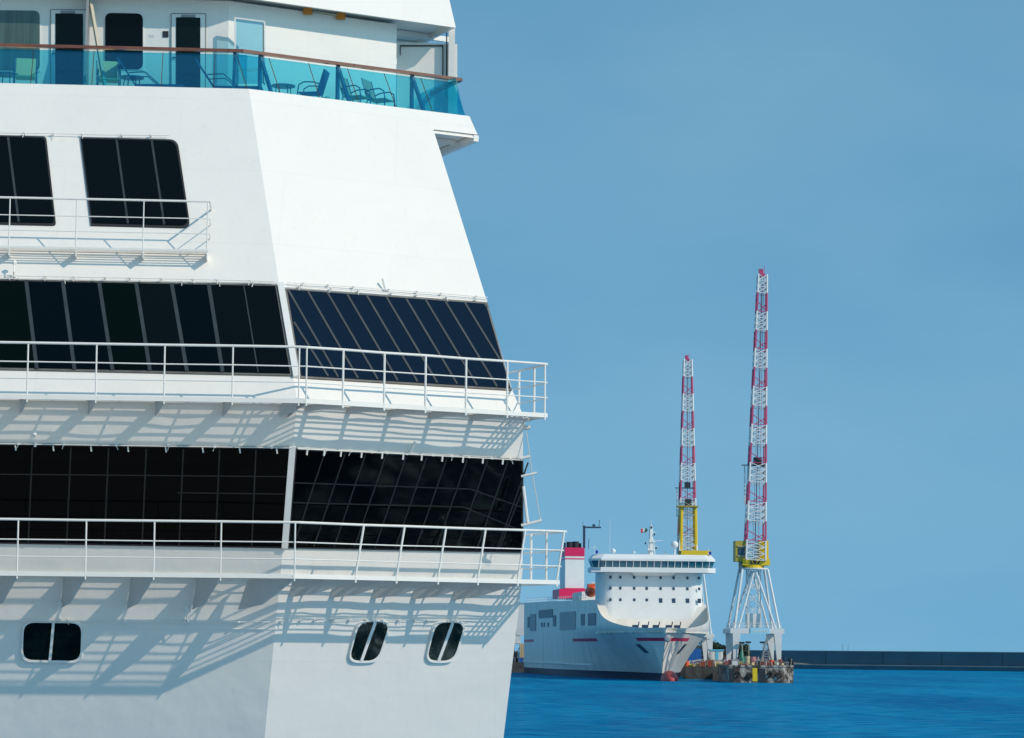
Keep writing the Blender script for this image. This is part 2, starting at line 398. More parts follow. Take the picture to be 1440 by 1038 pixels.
# drip clips that hang over the top of the low bands
def clip(x, y, P, d=1, L=5):
    mb = MB(); strip(mb, (x, y-2), (x+d*1.0, y+L), 1.9, P, .06, .09); return mb.build('window_clip', M['rail'], ship)
for x in (-16, 22, 75, 128, 180, 233, 285, 337, 389): clip(x, 627+x*.012, LL)
for x in (430, 454, 477.5, 506.5, 535.5, 565, 591, 620, 649, 677, 705): clip(x, 633+(x-417)*.048, LR, -.8)
# washing pipes above the windows with brackets
def pipe(pts, P, o=.07, r=.011, step=36, nm='wash_pipe'):
    mb = MB(); W = [P.hit(x, y)+P.n*o for x, y in pts]; mb.tube(W, r, 6)
    for (x0, y0), (x1, y1) in zip(pts[:-1], pts[1:]):
        n = max(1, int(abs(x1-x0)/step))
        for i in range(n):
            t = (i+.35+.3*random.random())/n; x, y = x0+(x1-x0)*t, y0+(y1-y0)*t
            a = P.hit(x, y); mb.tube([a, a+P.n*(o+.03)], .02, 5); mb.box(a+P.n*o, (.06, .05, .035))
            if random.random() < .5: mb.tube([a+P.n*o, P.hit(x+random.uniform(-3, 3), y+6)+P.n*.07], .008, 5)
    return mb.build(nm, M['rail'], ship)
pipe([(-100, 188), (60, 190.5), (140, 192.5), (238, 193.5)], UL)
pipe([(-200, 386), (0, 390.5), (165, 393.5), (330, 397), (385, 399)], UL)
pipe([(-200, 391), (0, 394.5), (390, 401)], UL, step=50)
pipe([(402, 400), (480, 405), (560, 411), (640, 417), (684, 421)], UR)
pipe([(402, 404), (684, 425)], UR, step=40)
pipe([(-200, 619), (0, 623), (200, 626), (410, 629)], LL, step=60)
pipe([(417, 630), (560, 637), (733, 646)], LR, step=28)
pipe([(-200, 867), (0, 870.5), (200, 872), (386, 873)], LL, o=.10, step=65)
pipe([(385, 873), (500, 870), (660, 872)], LR, o=.05, step=22, r=.006)
# weld seam below
mb = MB(); strip(mb, (-250, 878), (386, 885), 1.3, LL, 0, .008); mb.build('weld_seam', M['white'], ship)
# little lamp brackets
def hook(x, y, P, dx, dy):
    mb = MB(); a = P.hit(x, y); b = P.hit(x+dx, y+dy)
    mb.tube([a, a+P.n*.22+(b-a)*.1, b+P.n*.25], .016, 6); mb.sphere(b+P.n*.24, .06, 8); mb.tube([a+P.n*.02, a+P.n*.12], .035, 6)
    return mb.build('nozzle', M['rail'], ship)
hook(20, 392, UL, 1, -13); hook(50, 625, LL, 0, -18); hook(84, 870, LL, 2, -25); hook(265, 872, LL, -3, -20)
MB().tube([UR.hit(541, 410)+UR.n*.05, UR.hit(534, 398)+UR.n*.16], .03, 6).build('nozzle', M['rail'], ship); MB().tube([LR.hit(574, 638)+LR.n*.05, LR.hit(579, 619)+LR.n*.16], .03, 6).build('nozzle', M['rail'], ship)
hook(293, 843, LL, 0, -14)
# portholes
def porthole(quad, P, bar, lab):
    px = rrect(*quad, 15, 6)
    cx = sum(p[0] for p in px)/len(px); cy = sum(p[1] for p in px)/len(px)
    def sc(k, dy=0): return [(x+(k if x > cx+3 else -k if x < cx-3 else 0), y+(k if y > cy+3 else -k if y < cy-3 else 0)+dy) for x, y in px]
    o, i_ = sc(2.2, .6), px
    mb = MB(); n = len(px)
    A = [P.hit(*p)+P.n*.0 for p in sc(3.2, .7)]; B = [P.hit(*p)+P.n*.065 for p in o]; Cc = [P.hit(*p)+P.n*.06 for p in i_]; Dd = [P.hit(*p)+P.n*.03 for p in i_]
    for k in range(n):
        j = (k+1) % n
        for S, T in ((A, B), (B, Cc), (Cc, Dd)): mb.poly([S[k], S[j], T[j], T[k]])
    r = mb.build('porthole', M['rail'], ship); label(r, lab)
    g1 = [p for p in i_]
    plate(MB(), g1, P, .01, .045).build('pane', M['glassgreen'], r)
    strip(MB(), bar[0], bar[1], 3.8, P, .045, .07).build('mullion', M['rail'], r)
    return r
porthole(((34, 874.5), (115, 875.5), (113, 928.5), (32, 927)), LL, ((75.5, 875), (70.5, 928)), 'rounded double porthole on the shaded left face')
porthole(((504, 873.5), (547, 874), (529, 928.5), (489, 928)), LR, ((526, 874), (506.5, 928.5)), 'slanted double porthole left of its twin on the right face')
porthole(((612, 874), (653, 875), (636, 928.5), (598, 928)), LR, ((635, 875), (615, 928.5)), 'slanted double porthole nearest the right edge of the ship')

# ---- walkways
def run(z, wd, segs):   # world points along L then R
    return segs
def walkway(zd, wd, hts, bdirL, bdirR, leftposts, rightposts, xL, xRe, lean, slats, lab, retn=2.6, pr=.022, brk=.34, fanl=1.0):
    base = MB()
    cn = lambda d: corner(zd, d)
    Lp = lambda d, x: lp(zd, d, 'L', x); Rp = lambda d, x: lp(zd, d, 'R', x)
    eR = Rp(wd, xRe)
    along = (eR-cn(wd)).length+.0
    # outer edge angle bar
    Z = V((0, 0, 1))
    def edge(mbx, d, wdt, h, dz=0):
        a, c = Lp(d, xL), cn(d); t = (eR-nR*(wd-d)); t = t+dR*0
        for p, q_, dd, nn in ((a, c, dL, nL), (c, t, dR, nR)):
            mid = (p+q_)/2+V((0, 0, dz)); mbx.box(mid, ((q_-p).length, wdt, h), ((q_-p).normalized(), nn, Z))
    edge(base, wd, .035, .10, -.05); edge(base, .03, .05, .06, -.03)
    wk = base.build('walkway', M['rail'], ship); label(wk, lab)
    # slats with a slight sag between brackets
    LPw = [Lp(wd, x) for x in leftposts]; RPw = [Rp(wd, x) for x in rightposts]
    for d, r in slats:
        mbx = MB()
        pts = []
        rootsL = [p-nL*(wd-d) for p in LPw]; rootsR = [p-nR*(wd-d) for p in RPw]
        seq = [Lp(d, xL)]+rootsL+[cn(d)]
        seq2 = [cn(d)]+rootsR+[eR-nR*(wd-d)]
        for sq, nn in ((seq, nL), (seq2, nR)):
            o = []
            for p, q_ in zip(sq[:-1], sq[1:]):
                sag = random.uniform(-.018, .028)
                for k in range(5):
                    t = k/5; o.append(p.lerp(q_, t)+nn*sag*math.sin(math.pi*t)-Z*(.035+abs(sag)*.5*math.sin(math.pi*t)))
            o.append(sq[-1]-Z*.035)
            if r < .05: mbx.tube(o, r, 6)
            else:
                for p, q_ in zip(o[:-1], o[1:]): mbx.box((p+q_)/2, ((q_-p).length+.002, r*2, .03), ((q_-p).normalized(), nn, Z))
        mbx.build('deck_bar', M['rail'], wk)
    # end return deck
    ret = SIDE.normalized()
    mbx = MB(); mbx.box(eR+ret*retn/2-V((0, 0, .05)), (.035, retn, .1), (ret.cross(Z), ret, Z))
    for k in range(5): mbx.box(eR+ret*retn/2-dR*.14*(k+.7)-V((0, 0, .03)), (.05, retn, .02), (ret.cross(Z), ret, Z))
    mbx.build('end_platform', M['rail'], wk)
    # brackets
    def bracket(tip, bd, nn, h):
        wdist = bd.dot(nn); rt = tip-bd*(wd/wdist)
        th_ = bd.cross(Z).normalized()*.012
        up = [tip-Z*.04, rt-Z*.04, rt-Z*h, rt+(tip-rt)*.30-Z*(h*.86), tip-Z*.13]
        # meet the raked wall
        lowslope = mD if zd < zK+.01 else mD
        back = V((bd.x, bd.y, 0)).normalized()*(-h*lowslope*wd/wdist*0.9)
        up[2] = rt+back-Z*h
        mbk = MB().prism([p+th_ for p in up], [p-th_ for p in up])
        mbk.box((tip+rt)/2-Z*.045, ((tip-rt).length, .09, .02), ((tip-rt).normalized(), (tip-rt).normalized().cross(Z), Z))
        return mbk.build('bracket', M['bracket'], wk)
    for p in LPw: bracket(p, bdirL, nL, brk)
    cb = MB()
    bracket(cn(wd), (bdirL+bdirR).normalized()*1.0, (nL+nR).normalized(), brk)
    for p in RPw: bracket(p, bdirR, nR, brk*.62)
    # posts
    Htop = hts[0]
    for p in LPw+[cn(wd)]:
        MB().tube([p-Z*.16, p+Z*Htop], pr*.72, 8).build('post', M['rail'], wk)
    for i, p in enumerate(RPw+[eR-dR*.06]):
        MB().tube([p-Z*.16, p, p+Z*Htop+dR*lean], pr, 8).build('post', M['rail'], wk)
    # rails
    for k, h in enumerate(hts):
        ln = dR*lean*h/Htop
        pts = [Lp(wd, xL)]+LPw+[cn(wd)+ln*0.5]+[p+ln for p in RPw]+[eR+ln]
        pts = [p+Z*h+V((random.uniform(-.004, .004), 0, random.uniform(-.005, .005))) for p in pts]
        MB().tube(pts, .029 if k == 0 else .015, 8).build('rail', M['rail'], wk)
        MB().tube([pts[-1]-Z*.01, pts[-1]+ret*retn-ln-Z*.01], .024 if k == 0 else .014, 8).build('rail', M['rail'], wk)
    for t in (.28, .62, 1.0):
        p = eR+ret*retn*t; MB().tube([p-Z*.1, p+Z*Htop], .03 if t < .9 else .02, 8).build('post', M['rail'], wk)
    return wk
# z levels from the corner of the wall
def zat(P, x, y): return P.hit(x, y).z
zU = zK+.0
walkway(zU, .78, [1.14, .72, .36], V((.25, -.75, 0)), V((.80, -.42, 0)),
        [-250, -154, -58, 38, 134.5, 230.5, 326.5, 420], [482, 540, 598, 655, 713], -300, 769, .0,
        [(.12, .014), (.24, .016), (.36, .016), (.48, .016), (.60, .016), (.70, .016)], 'upper steel walkway round the ship front with white railing', brk=.34, pr=.026)
zL_ = at(400, 806, 62.3).z
walkway(zL_, 1.28, [1.14, .70, .33], V((.60, -1.15, 0)), V((1.35, -.62, 0)),
        [-265, -170, -72, 24, 120, 216, 310], [500, 557.5, 616, 672, 728], -300, 786, .20,
        [(.14, .010), (.30, .012), (.56, .06), (.74, .013), (.86, .013), (.98, .013), (1.10, .013), (1.2, .014)], 'lower steel walkway round the ship front with leaning posts', brk=.78, pr=.026)
# small walkway under the top windows on the left face
def small_walk():
    zd = UL.hit(150, 353).z; wd = .50; Z = V((0, 0, 1))
    Lp = lambda d, x: lp(zd, d, 'L', x)
    b = MB(); a, c = Lp(wd, -200), Lp(wd, 293)
    b.box((a+c)/2-Z*.02, ((c-a).length, .03, .05), (dL, nL, Z))
    wk = b.build('walkway', M['rail'], ship); label(wk, 'small steel walkway below the top left windows')
    for d in (.04, .13, .22, .31, .40):
        mbx = MB(); p, q_ = Lp(d, -200), Lp(d, 293); mbx.box((p+q_)/2-Z*.03, ((q_-p).length, .028, .02), (dL, nL, Z)); mbx.build('deck_bar', M['rail'], wk)
    for x in (-177, -82, 12.5, 106.5, 201, 291):
        p = Lp(wd, x)
        MB().tube([p-Z*.12, p+Z*1.12], .014, 8).build('post', M['rail'], wk)
        rt = p-nL*wd; th_ = dL*.01; h = .20
        up = [p-Z*.03, rt-Z*.03, rt-Z*h+nL*h*mU*.8, p-Z*.17-nL*.04]
        up = [p-Z*.03, rt-Z*.03, rt+nL*.22*mU-Z*.22, p-Z*.2]
        MB().prism([v+th_ for v in up], [v-th_ for v in up]).build('bracket', M['rail'], wk)
    for k, h in enumerate((1.12, .72, .37)):
        p, q_ = Lp(wd, -200)+Z*h, Lp(wd, 294)+Z*h
        back = q_-nL*(wd+h*mU*.97)
        MB().tube([p, q_, back], .026 if k == 0 else .012, 8).build('rail', M['rail'], wk)
small_walk()
# rope ladder / antenna frame at the right edge
def side_frame():
    Y0 = 66.3
    mb = MB()
    mb.tube([at(739, 598, Y0), at(748, 664, Y0), at(760, 731, Y0)], .011, 5)
    fr = mb.build('side_stay', M['rope'], ship); label(fr, 'thin stay and struts at the right edge between the walkways')
    for a, b, r in (((733, 670), (755, 665), .03), ((733, 739), (762, 732), .035), ((736, 684), (742, 735), .035), ((732, 645), (745, 642), .035), ((735, 602), (746, 601), .05), ((735, 590), (746, 590), .05), ((737, 590), (737, 602), .03)):
        MB().tube([at(*a, Y0), at(*b, Y0)], r, 6).build('strut', M['rail'], fr)
side_frame()

# ---- balcony deck: glass, rail, stanchions, wall, doors
Z = V((0, 0, 1))
def slide(P, p, h):   # go up the raked plane by h
    n = V((P.n.x, P.n.y, 0)).normalized(); q = P.n.z/math.hypot(P.n.x, P.n.y); return p-n*q*h+Z*h
GH = 1.05
def glassrow(P, p0, p1, xs, name='x'):
    for a, b in zip(xs[:-1], xs[1:]):
        A, B = cut(P, zpl(zP), xpl(a)), cut(P, zpl(zP), xpl(b)); d = (B-A).normalized()
        A, B = A+d*.008, B-d*.008
        n = P.n*-.10
        q = [A+n, B+n, slide(P, B, GH)+n, slide(P, A, GH)+n]
        MB().prism(q, [v+P.n*-.012 for v in q]).build('glass_panel', M['balglass'], bal)
        e = P.n*.01; q = [A-d*.012+n, A+d*.004+n, slide(P, A, GH)+d*.004+n, slide(P, A, GH)-d*.012+n]
        MB().prism([v+e for v in q], [v-e*.2 for v in q]).build('joint', M['dark'], bal)
bal = MB()
# handrail of wood
ctop = slide(UL, CT, GH); ctop = cut(UL, UR, zpl(zP+GH))
hl = cut(UL, zpl(zP+GH), xpl(LX)); 
hr = slide(UR, wing_top, GH)+dR*.10
off = -.10
def rail_poly(c0, z):
    pass
hb = MB()
pts = [hl, hl.lerp(ctop, .5), ctop-dL*.35, ctop+dR*.0, ctop+dR*.35, ctop.lerp(hr, .5), hr+dR*.06]
pts = [p-V((.3, -.95, 0))*.10+Z*.04 for p in pts]
for i in range(len(pts)-1):
    a, b = pts[i], pts[i+1]; d = (b-a).normalized(); n = d.cross(Z).normalized()
    hb.box((a+b)/2, ((b-a).length+.02, .13, .075), (d, n, d.cross(n)*-1))
bal = hb.build('balcony_rail', M['wood'], ship); label(bal, 'varnished teak balcony handrail')
# return of the rail and glass along the wing side
zz = pts[-1]
MB().box(zz+SIDE.normalized()*2.5, (.13, 5, .075), (SIDE.normalized().cross(Z), SIDE.normalized(), Z)).build('side_rail', M['wood'], bal)
glassrow(UL, None, None, [-330, -290, -180, -70, 42, 128, 226, 300, 347])
glassrow(UR, None, None, [351, 397, 453, 508, 560, 612, 659])
for k in range(4):
    A = wing_top-nR*.1+SIDE.normalized()*(k*1.3+.06)-dR*.06; B = A+SIDE.normalized()*1.26
    up = V((-.25, .12, GH))
    qd = [A, B, B+up, A+up]; nn = SIDE.cross(Z).normalized()*.012
    MB().prism(qd, [v+nn for v in qd]).build('glass_panel', M['balglass'], bal)
# stanchions: vertical post plus raked brace behind the glass
def stan(P, x, dback=.42):
    A = cut(P, zpl(zP), xpl(x)); n = V((P.n.x, P.n.y, 0)).normalized()
    top = slide(P, A, GH)-n*.16
    foot = V((top.x, top.y, zF)); d = n.cross(Z).normalized()
    MB().box((top+foot)/2, (.07, .09, (top-foot).length), (d, n, Z)).build('stanchion', M['teal'], bal)
    A2 = A-n*.2
    mbx = MB(); dd = (A2-top).normalized(); mbx.box((A2+top)/2, (.07, .08, (A2-top).length), (d, dd.cross(d), dd)); mbx.build('brace', M['teal'], bal)
for x in (-120, 328): stan(UL, x)
for x in (387, 497, 602): stan(UR, x)
# cabin wall behind the balcony, set under the deck above
zS = UR.hit(641, 39).z           # soffit level
B_OFF = .62
def wl(side, x, z): # wall behind: vertical plane offset inward from the raked plane at soffit level
    P = UL if side == 'L' else UR; n = nL if side == 'L' else nR
    base = cut(P, zpl(zS), xpl(300 if side == 'L' else 450)); return Plane(base-n*B_OFF, n)
WLp, WRp = wl('L', 0, 0), wl('R', 0, 0)
wc = lambda z: cut(WLp, WRp, zpl(z))
wx = 558
wa = lambda z: cut(WRp, zpl(z), xpl(wx)); wle = lambda z: cut(WLp, zpl(z), xpl(LX))
WREND = wa(zS)
def wallpts(z): return [V((p.x, p.y, z)) for p in (wle(zS), wc(zS), WREND)]
a, b = wallpts(zF), wallpts(zS+.02)
mb = MB(); mb.poly([a[0], a[1], b[1], b[0]]); mb.poly([a[1], a[2], b[2], b[1]])
mb.poly([a[2], a[2]+SIDE*12, b[2]+SIDE*12, b[2]])
cw = mb.build('cabin_wall', M['white'], ship)
# deck above: soffit + raked fascia
fz0, fz1 = zS, zS+1.9
fr_ = cut(UR, zpl(fz0), xpl(641)); fc = cut(UL, UR, zpl(fz0)); fl_ = cut(UL, zpl(fz0), xpl(LX))
ft_r = UR.hit(632, 0); kk = (fz1-fz0)/(ft_r.z-fz0)
tr = fr_+(ft_r-fr_)*kk; tcn = cut(UL, UR, zpl(fz1)); tl = cut(UL, zpl(fz1), xpl(LX))
mb = MB(); mb.poly([fl_, fc, tcn, tl]); mb.poly([fc, fr_, tr, tcn])
mb.poly([fr_, tr, tr+SIDE*D, fr_+SIDE*D])
zi = fz0+.12
inn = [p+Z*.0 for p in (fl_-nL*.08, fc-(nL+nR).normalized()*.08, fr_-nR*.08-dR*.10)]
mb.poly([fl_, fc, inn[1], inn[0]]); mb.poly([fc, fr_, inn[2], inn[1]]); mb.poly([fr_, inn[2], inn[2]+SIDE*D, fr_+SIDE*D])
i2 = [p+Z*.12 for p in inn]
mb.poly([inn[0], inn[1], i2[1], i2[0]]); mb.poly([inn[1], inn[2], i2[2], i2[1]]); mb.poly([inn[2], inn[2]+SIDE*D, i2[2]+SIDE*D, i2[2]])
mb.poly([i2[0], i2[1], i2[2], i2[2]+SIDE*D, i2[0]+LS*D])
mb.poly([tl, tcn, tr, tr+SIDE*D, tl+LS*D])
up_ = mb.build('upper_deck', M['white'], ship)
mb = MB()
for k in range(5): mb.box(WREND+SIDE*(.9+k*1.1)+dR*1.0+Z*.03, (2.0, .09, .14), (dR, SIDE.normalized(), Z))
mb.build('deck_beam', M['white'], up_)
MB().sphere(at(590, 37, WREND.y+1.0), .10, 12).build('ceiling_lamp', M['globe'], up_, smooth=True)
for x0, x1, yy in ((426, 440, 13), (473, 486, 20)):
    mbx = MB(); mbx.box(WRp.off(.10).hit((x0+x1)/2, yy+3), (.22, .12, .16)); mbx.build('ceiling_fitting', M['amber'], up_)
mbx = MB(); mbx.tube([WRp.off(.10).hit(440, 16), WRp.off(.10).hit(473, 21)], .02, 6); mbx.build('ceiling_fitting', M['creampost'], up_)
# wing bulkhead with black outlined panel, corner column
Yb = WREND.y+.9
def bq(pts, Y, th_=.06): return [at(x, y, Y) for x, y in pts], [at(x, y, Y)+V((.0, th_, 0)) for x, y in pts]
MB().prism(*bq([(558, 59), (643, 62), (643, 175), (558, 165)], Yb)).build('wing_bulkhead', M['white'], ship)
mb = MB()
for x0, y0, x1, y1 in ((563, 63.5, 623, 65.5), (562.4, 63.5, 563.4, 78), (622, 65, 623.6, 108), (627.3, 46, 629, 108)):
    mb.prism([at(x0, y0, Yb-.03), at(x1, y0, Yb-.03), at(x1, y1, Yb-.03), at(x0, y1, Yb-.03)], [at(x0, y0, Yb-.005), at(x1, y0, Yb-.005), at(x1, y1, Yb-.005), at(x0, y1, Yb-.005)])
mb.build('panel_seal', M['seal'], ship)
pc0 = cut(WRp.off(.12), zpl(zS), xpl(635.5)); mb = MB(); mb.box(V((pc0.x, pc0.y, (zS+zF)/2+.05)), (.16, .16, zS-zF+.1)); mb.build('corner_column', M['white'], ship)
# wall fittings
def onwall(px, P, o0, o1, name, mt, parent=None): return plate(MB(), px, P, o0, o1).build(name, mt, parent or cw)
def door(x0, x1, y0, glass, P=WLp, lab=None, handle=0):
    d = onwall([(x0, y0), (x1, y0+.6), (x1, y0+160), (x0, y0+160)], P, 0, .035, 'door', M['rail'], ship)
    if lab: label(d, lab)
    g = 6.5
    onwall([(x0+g, y0+g-1), (x1-g*1.1, y0+g-.5), (x1-g*1.1, y0+148), (x0+g, y0+148)], P, .03, .045, 'pane', glass, d)
    onwall([(x0+14, y0+2), (x0+34, y0+2.2), (x0+34, y0+5.5), (x0+14, y0+5.5)], P, .035, .08, 'closer', M['greysteel'], d)
    mbx = MB()
    for e in (((x0, y0), (x1, y0+.5)), ((x0, y0), (x0, y0+150)), ((x1, y0), (x1, y0+150))): strip(mbx, e[0], e[1], .8, P, .0, .04)
    mbx.build('seal', M['gasket'], d)
    mbx = MB(); h = P.hit(x0+2.5, y0+62)+P.n*.07; mbx.tube([h-P.n*.05, h, h+dL*.12], .015, 6); mbx.build('handle', M['dark'], d)
    return d
def cwin(quad, glass, lab, rad=9, which=(1, 1, 1, 1), P=WLp):
    r = onwall(grow(list(quad), 1.2), P, 0, .02, 'cabin_window', M['rail'], ship); label(r, lab)
    onwall(rrect(*quad, rad, which=which), P, .02, .035, 'pane', glass, r); return r
cwin(((-60, 14), (56, 15.5), (56, 100), (-60, 98)), M['curtain'], 'curtained cabin window at the left end of the balcony', which=(0, 1, 1, 0))
door(71.5, 124, 14, M['glassgreen'], lab='white glazed cabin door left of the leaning cream post')
cwin(((148, 18.5), (201, 19.5), (201, 98), (148, 97)), M['glass'], 'dark rounded cabin window between the two balcony doors')
door(241, 289, 19.5, M['glassgreen'], lab='white glazed cabin door right of the dark cabin window')
onwall([(229, 44), (237, 44), (237, 52.5), (229, 52.5)], WLp, 0, .02, 'sign_plate', M['dark'], ship)
onwall([(210, 48), (217, 48), (217, 52), (210, 52)], WLp, 0, .01, 'notice', M['offwhite'], ship)
# clear glass wind screen at the corner of the cabin wall
def clear():
    X = bpy.data.materials.new('clear wind screen glass'); X.use_nodes = True; N = X.node_tree.nodes; L = X.node_tree.links; N.clear()
    o = N.new('ShaderNodeOutputMaterial'); t = N.new('ShaderNodeBsdfTransparent'); t.inputs[0].default_value = (.62, .86, .92, 1)
    g = N.new('ShaderNodeBsdfGlossy'); g.inputs['Roughness'].default_value = .02; mx = N.new('ShaderNodeMixShader'); mx.inputs[0].default_value = .14
    L.new(t.outputs[0], mx.inputs[1]); L.new(g.outputs[0], mx.inputs[2]); L.new(mx.outputs[0], o.inputs[0]); return X
M['clear'] = clear()
ws = WLp.off(.35)
sc = onwall([(332, 27), (371, 31), (371, 118), (332, 118)], ws, 0, .02, 'wind_screen', M['clear'], ship)
mbx = MB()
for a, b in (((330.5, 25), (330.5, 120)), ((372, 30), (372, 120)), ((330, 25.5), (372, 31))): strip(mbx, a, b, 2.2, ws, -.01, .04)
mbx.build('screen_frame', M['rail'], sc)
mbx = MB(); strip(mbx, (370.2, 34), (370.2, 118), 1.3, ws, .02, .045); mbx.build('seal', M['seal'], sc)
# cabin divider and leaning cream post
mb = MB(); p0 = WLp.hit(128, 10); dz_ = V((0, 0, 0))
pA = cut(WLp, zpl(zS), xpl(124)); mb.prism([V((pA.x, pA.y, zF)), V((pA.x, pA.y, zS+.1)), V((pA.x, pA.y, zS+.1))+nL*.5, V((pA.x, pA.y, zF))+nL*1.1],
         [V((pA.x, pA.y, zF))+dL*.06, V((pA.x, pA.y, zS+.1))+dL*.06, V((pA.x, pA.y, zS+.1))+nL*.5+dL*.06, V((pA.x, pA.y, zF))+nL*1.1+dL*.06])
dv = mb.build('cabin_divider', M['greysteel'], ship)
mb = MB(); q0 = WLp.off(.35).hit(127, 2); q1_ = WLp.off(1.05).hit(144, 100); mb.tube([q0-(q1_-q0)*.05, q1_+(q1_-q0)*.35], .055, 4); mb.build('leaning_post', M['creampost'], ship)

# ---- balcony furniture (things of their own)
def chair_mesh(root, back_col):
    # local metres, facing -y, origin on floor
    tf = M['teal']
    b = MB(); q = [V((-.24, .22, .42)), V((.24, .22, .42)), V((.24, .40, 1.0)), V((-.24, .40, 1.0))]
    b.prism(q, [v+V((0, .02, 0)) for v in q]); b.build('backrest', back_col, root)
    b = MB(); b.box((0, -.02, .43), (.48, .5, .025)); b.build('seat', back_col, root)
    for sx in (-1, 1):
        x = .27*sx
        MB().tube([(x, .30, .62), (x, .12, .68), (x, -.12, .69), (x, -.25, .62), (x, -.28, .45), (x, -.27, 0)], .017, 7).build('armrest', tf, root)
        MB().tube([(x, .40, 1.0), (x, .22, .42), (x, .30, 0)], .016, 7).build('leg', tf, root)
M['frameblue'] = mat('steel blue chair frame', (.05, .16, .22), .4)
def fpt(px, d):
    return cut((WRp if px > 380 else WLp).off(d), zpl(zF), xpl(px))
def chair(px, Y, rz, lab, col='tan'):
    p = fpt(px, Y); r = empty('patio_chair', (p.x, p.y, zF), lab, 'chair', 'patio chairs on the ship balcony', rz)
    chair_mesh(r, M[col]); return r
yb = 1.0
chair(35, yb, R_(8), 'cream patio chair in front of the curtained cabin window')
chair(152, yb-.1, R_(12), 'cream patio chair in front of the dark rounded cabin window')
M['sling'] = mat('grey green sling fabric', (.30, .33, .25), .8)
c3 = chair(500, 1.0, R_(65), 'left chair of the pair of grey sling chairs behind the right glass', 'sling')
c4 = chair(534, 1.0, R_(65), 'right chair of the pair of grey sling chairs behind the right glass', 'sling')
M['slingblue'] = mat('blue sling fabric', (.02, .10, .25), .8)
c5 = chair(437, .8, R_(-100), 'patio chair with only its curved arms showing behind the right glass', 'slingblue'); c5.location.z -= .0
def lounger(px, Y, rz, lab):
    p = fpt(px, Y); r = empty('deck_lounger', (p.x, p.y, zF), lab, 'lounger', None, rz)
    b = MB(); b.box((0, 0, .30), (1.2, .55, .04)); b.build('seat', M['slingblue'], r)
    b = MB(); ax = V((-.55, 0, .83)).normalized(); c = V((-.6, 0, .32))+ax*.4; b.box(c, (.8, .55, .035), (ax, V((0, 1, 0)), ax.cross(V((0, 1, 0))))); b.build('backrest', M['slingblue'], r)
    for x in (-.5, .5):
        for y in (-.25, .25): MB().tube([(x, y, 0), (x, y, .3)], .015, 6).build('leg', M['frameblue'], r)
    for y in (-.28, .28): MB().tube([(-.75, y, .6), (-.35, y, .62), (0, y, .32)], .016, 6).build('armrest', M['frameblue'], r)
    return r
lounger(225, .9, R_(0), 'reclining deck lounger with curved arms beside the right cabin door')
lounger(335, .9, R_(0), 'blue reclining lounger below the glass wind screen')
def ptable(px, Y, lab):
    p = fpt(px, Y); r = empty('side_table', (p.x, p.y, zF), lab, 'table')
    MB().tube([(0, 0, .50), (0, 0, .53)], .30, 20).build('tabletop', M['frameblue'], r)
    for k in range(4):
        a = k*math.pi/2+.6; MB().tube([(.2*math.cos(a), .2*math.sin(a), .5), (.26*math.cos(a), .26*math.sin(a), 0)], .014, 6).build('leg', M['frameblue'], r)
ptable(185, .9, 'low round table between the cream chair and the lounger')
ptable(398, .9, 'low round table behind the glass right of the balcony corner')
ptable(8, .9, 'low round table at the left edge of the balcony')

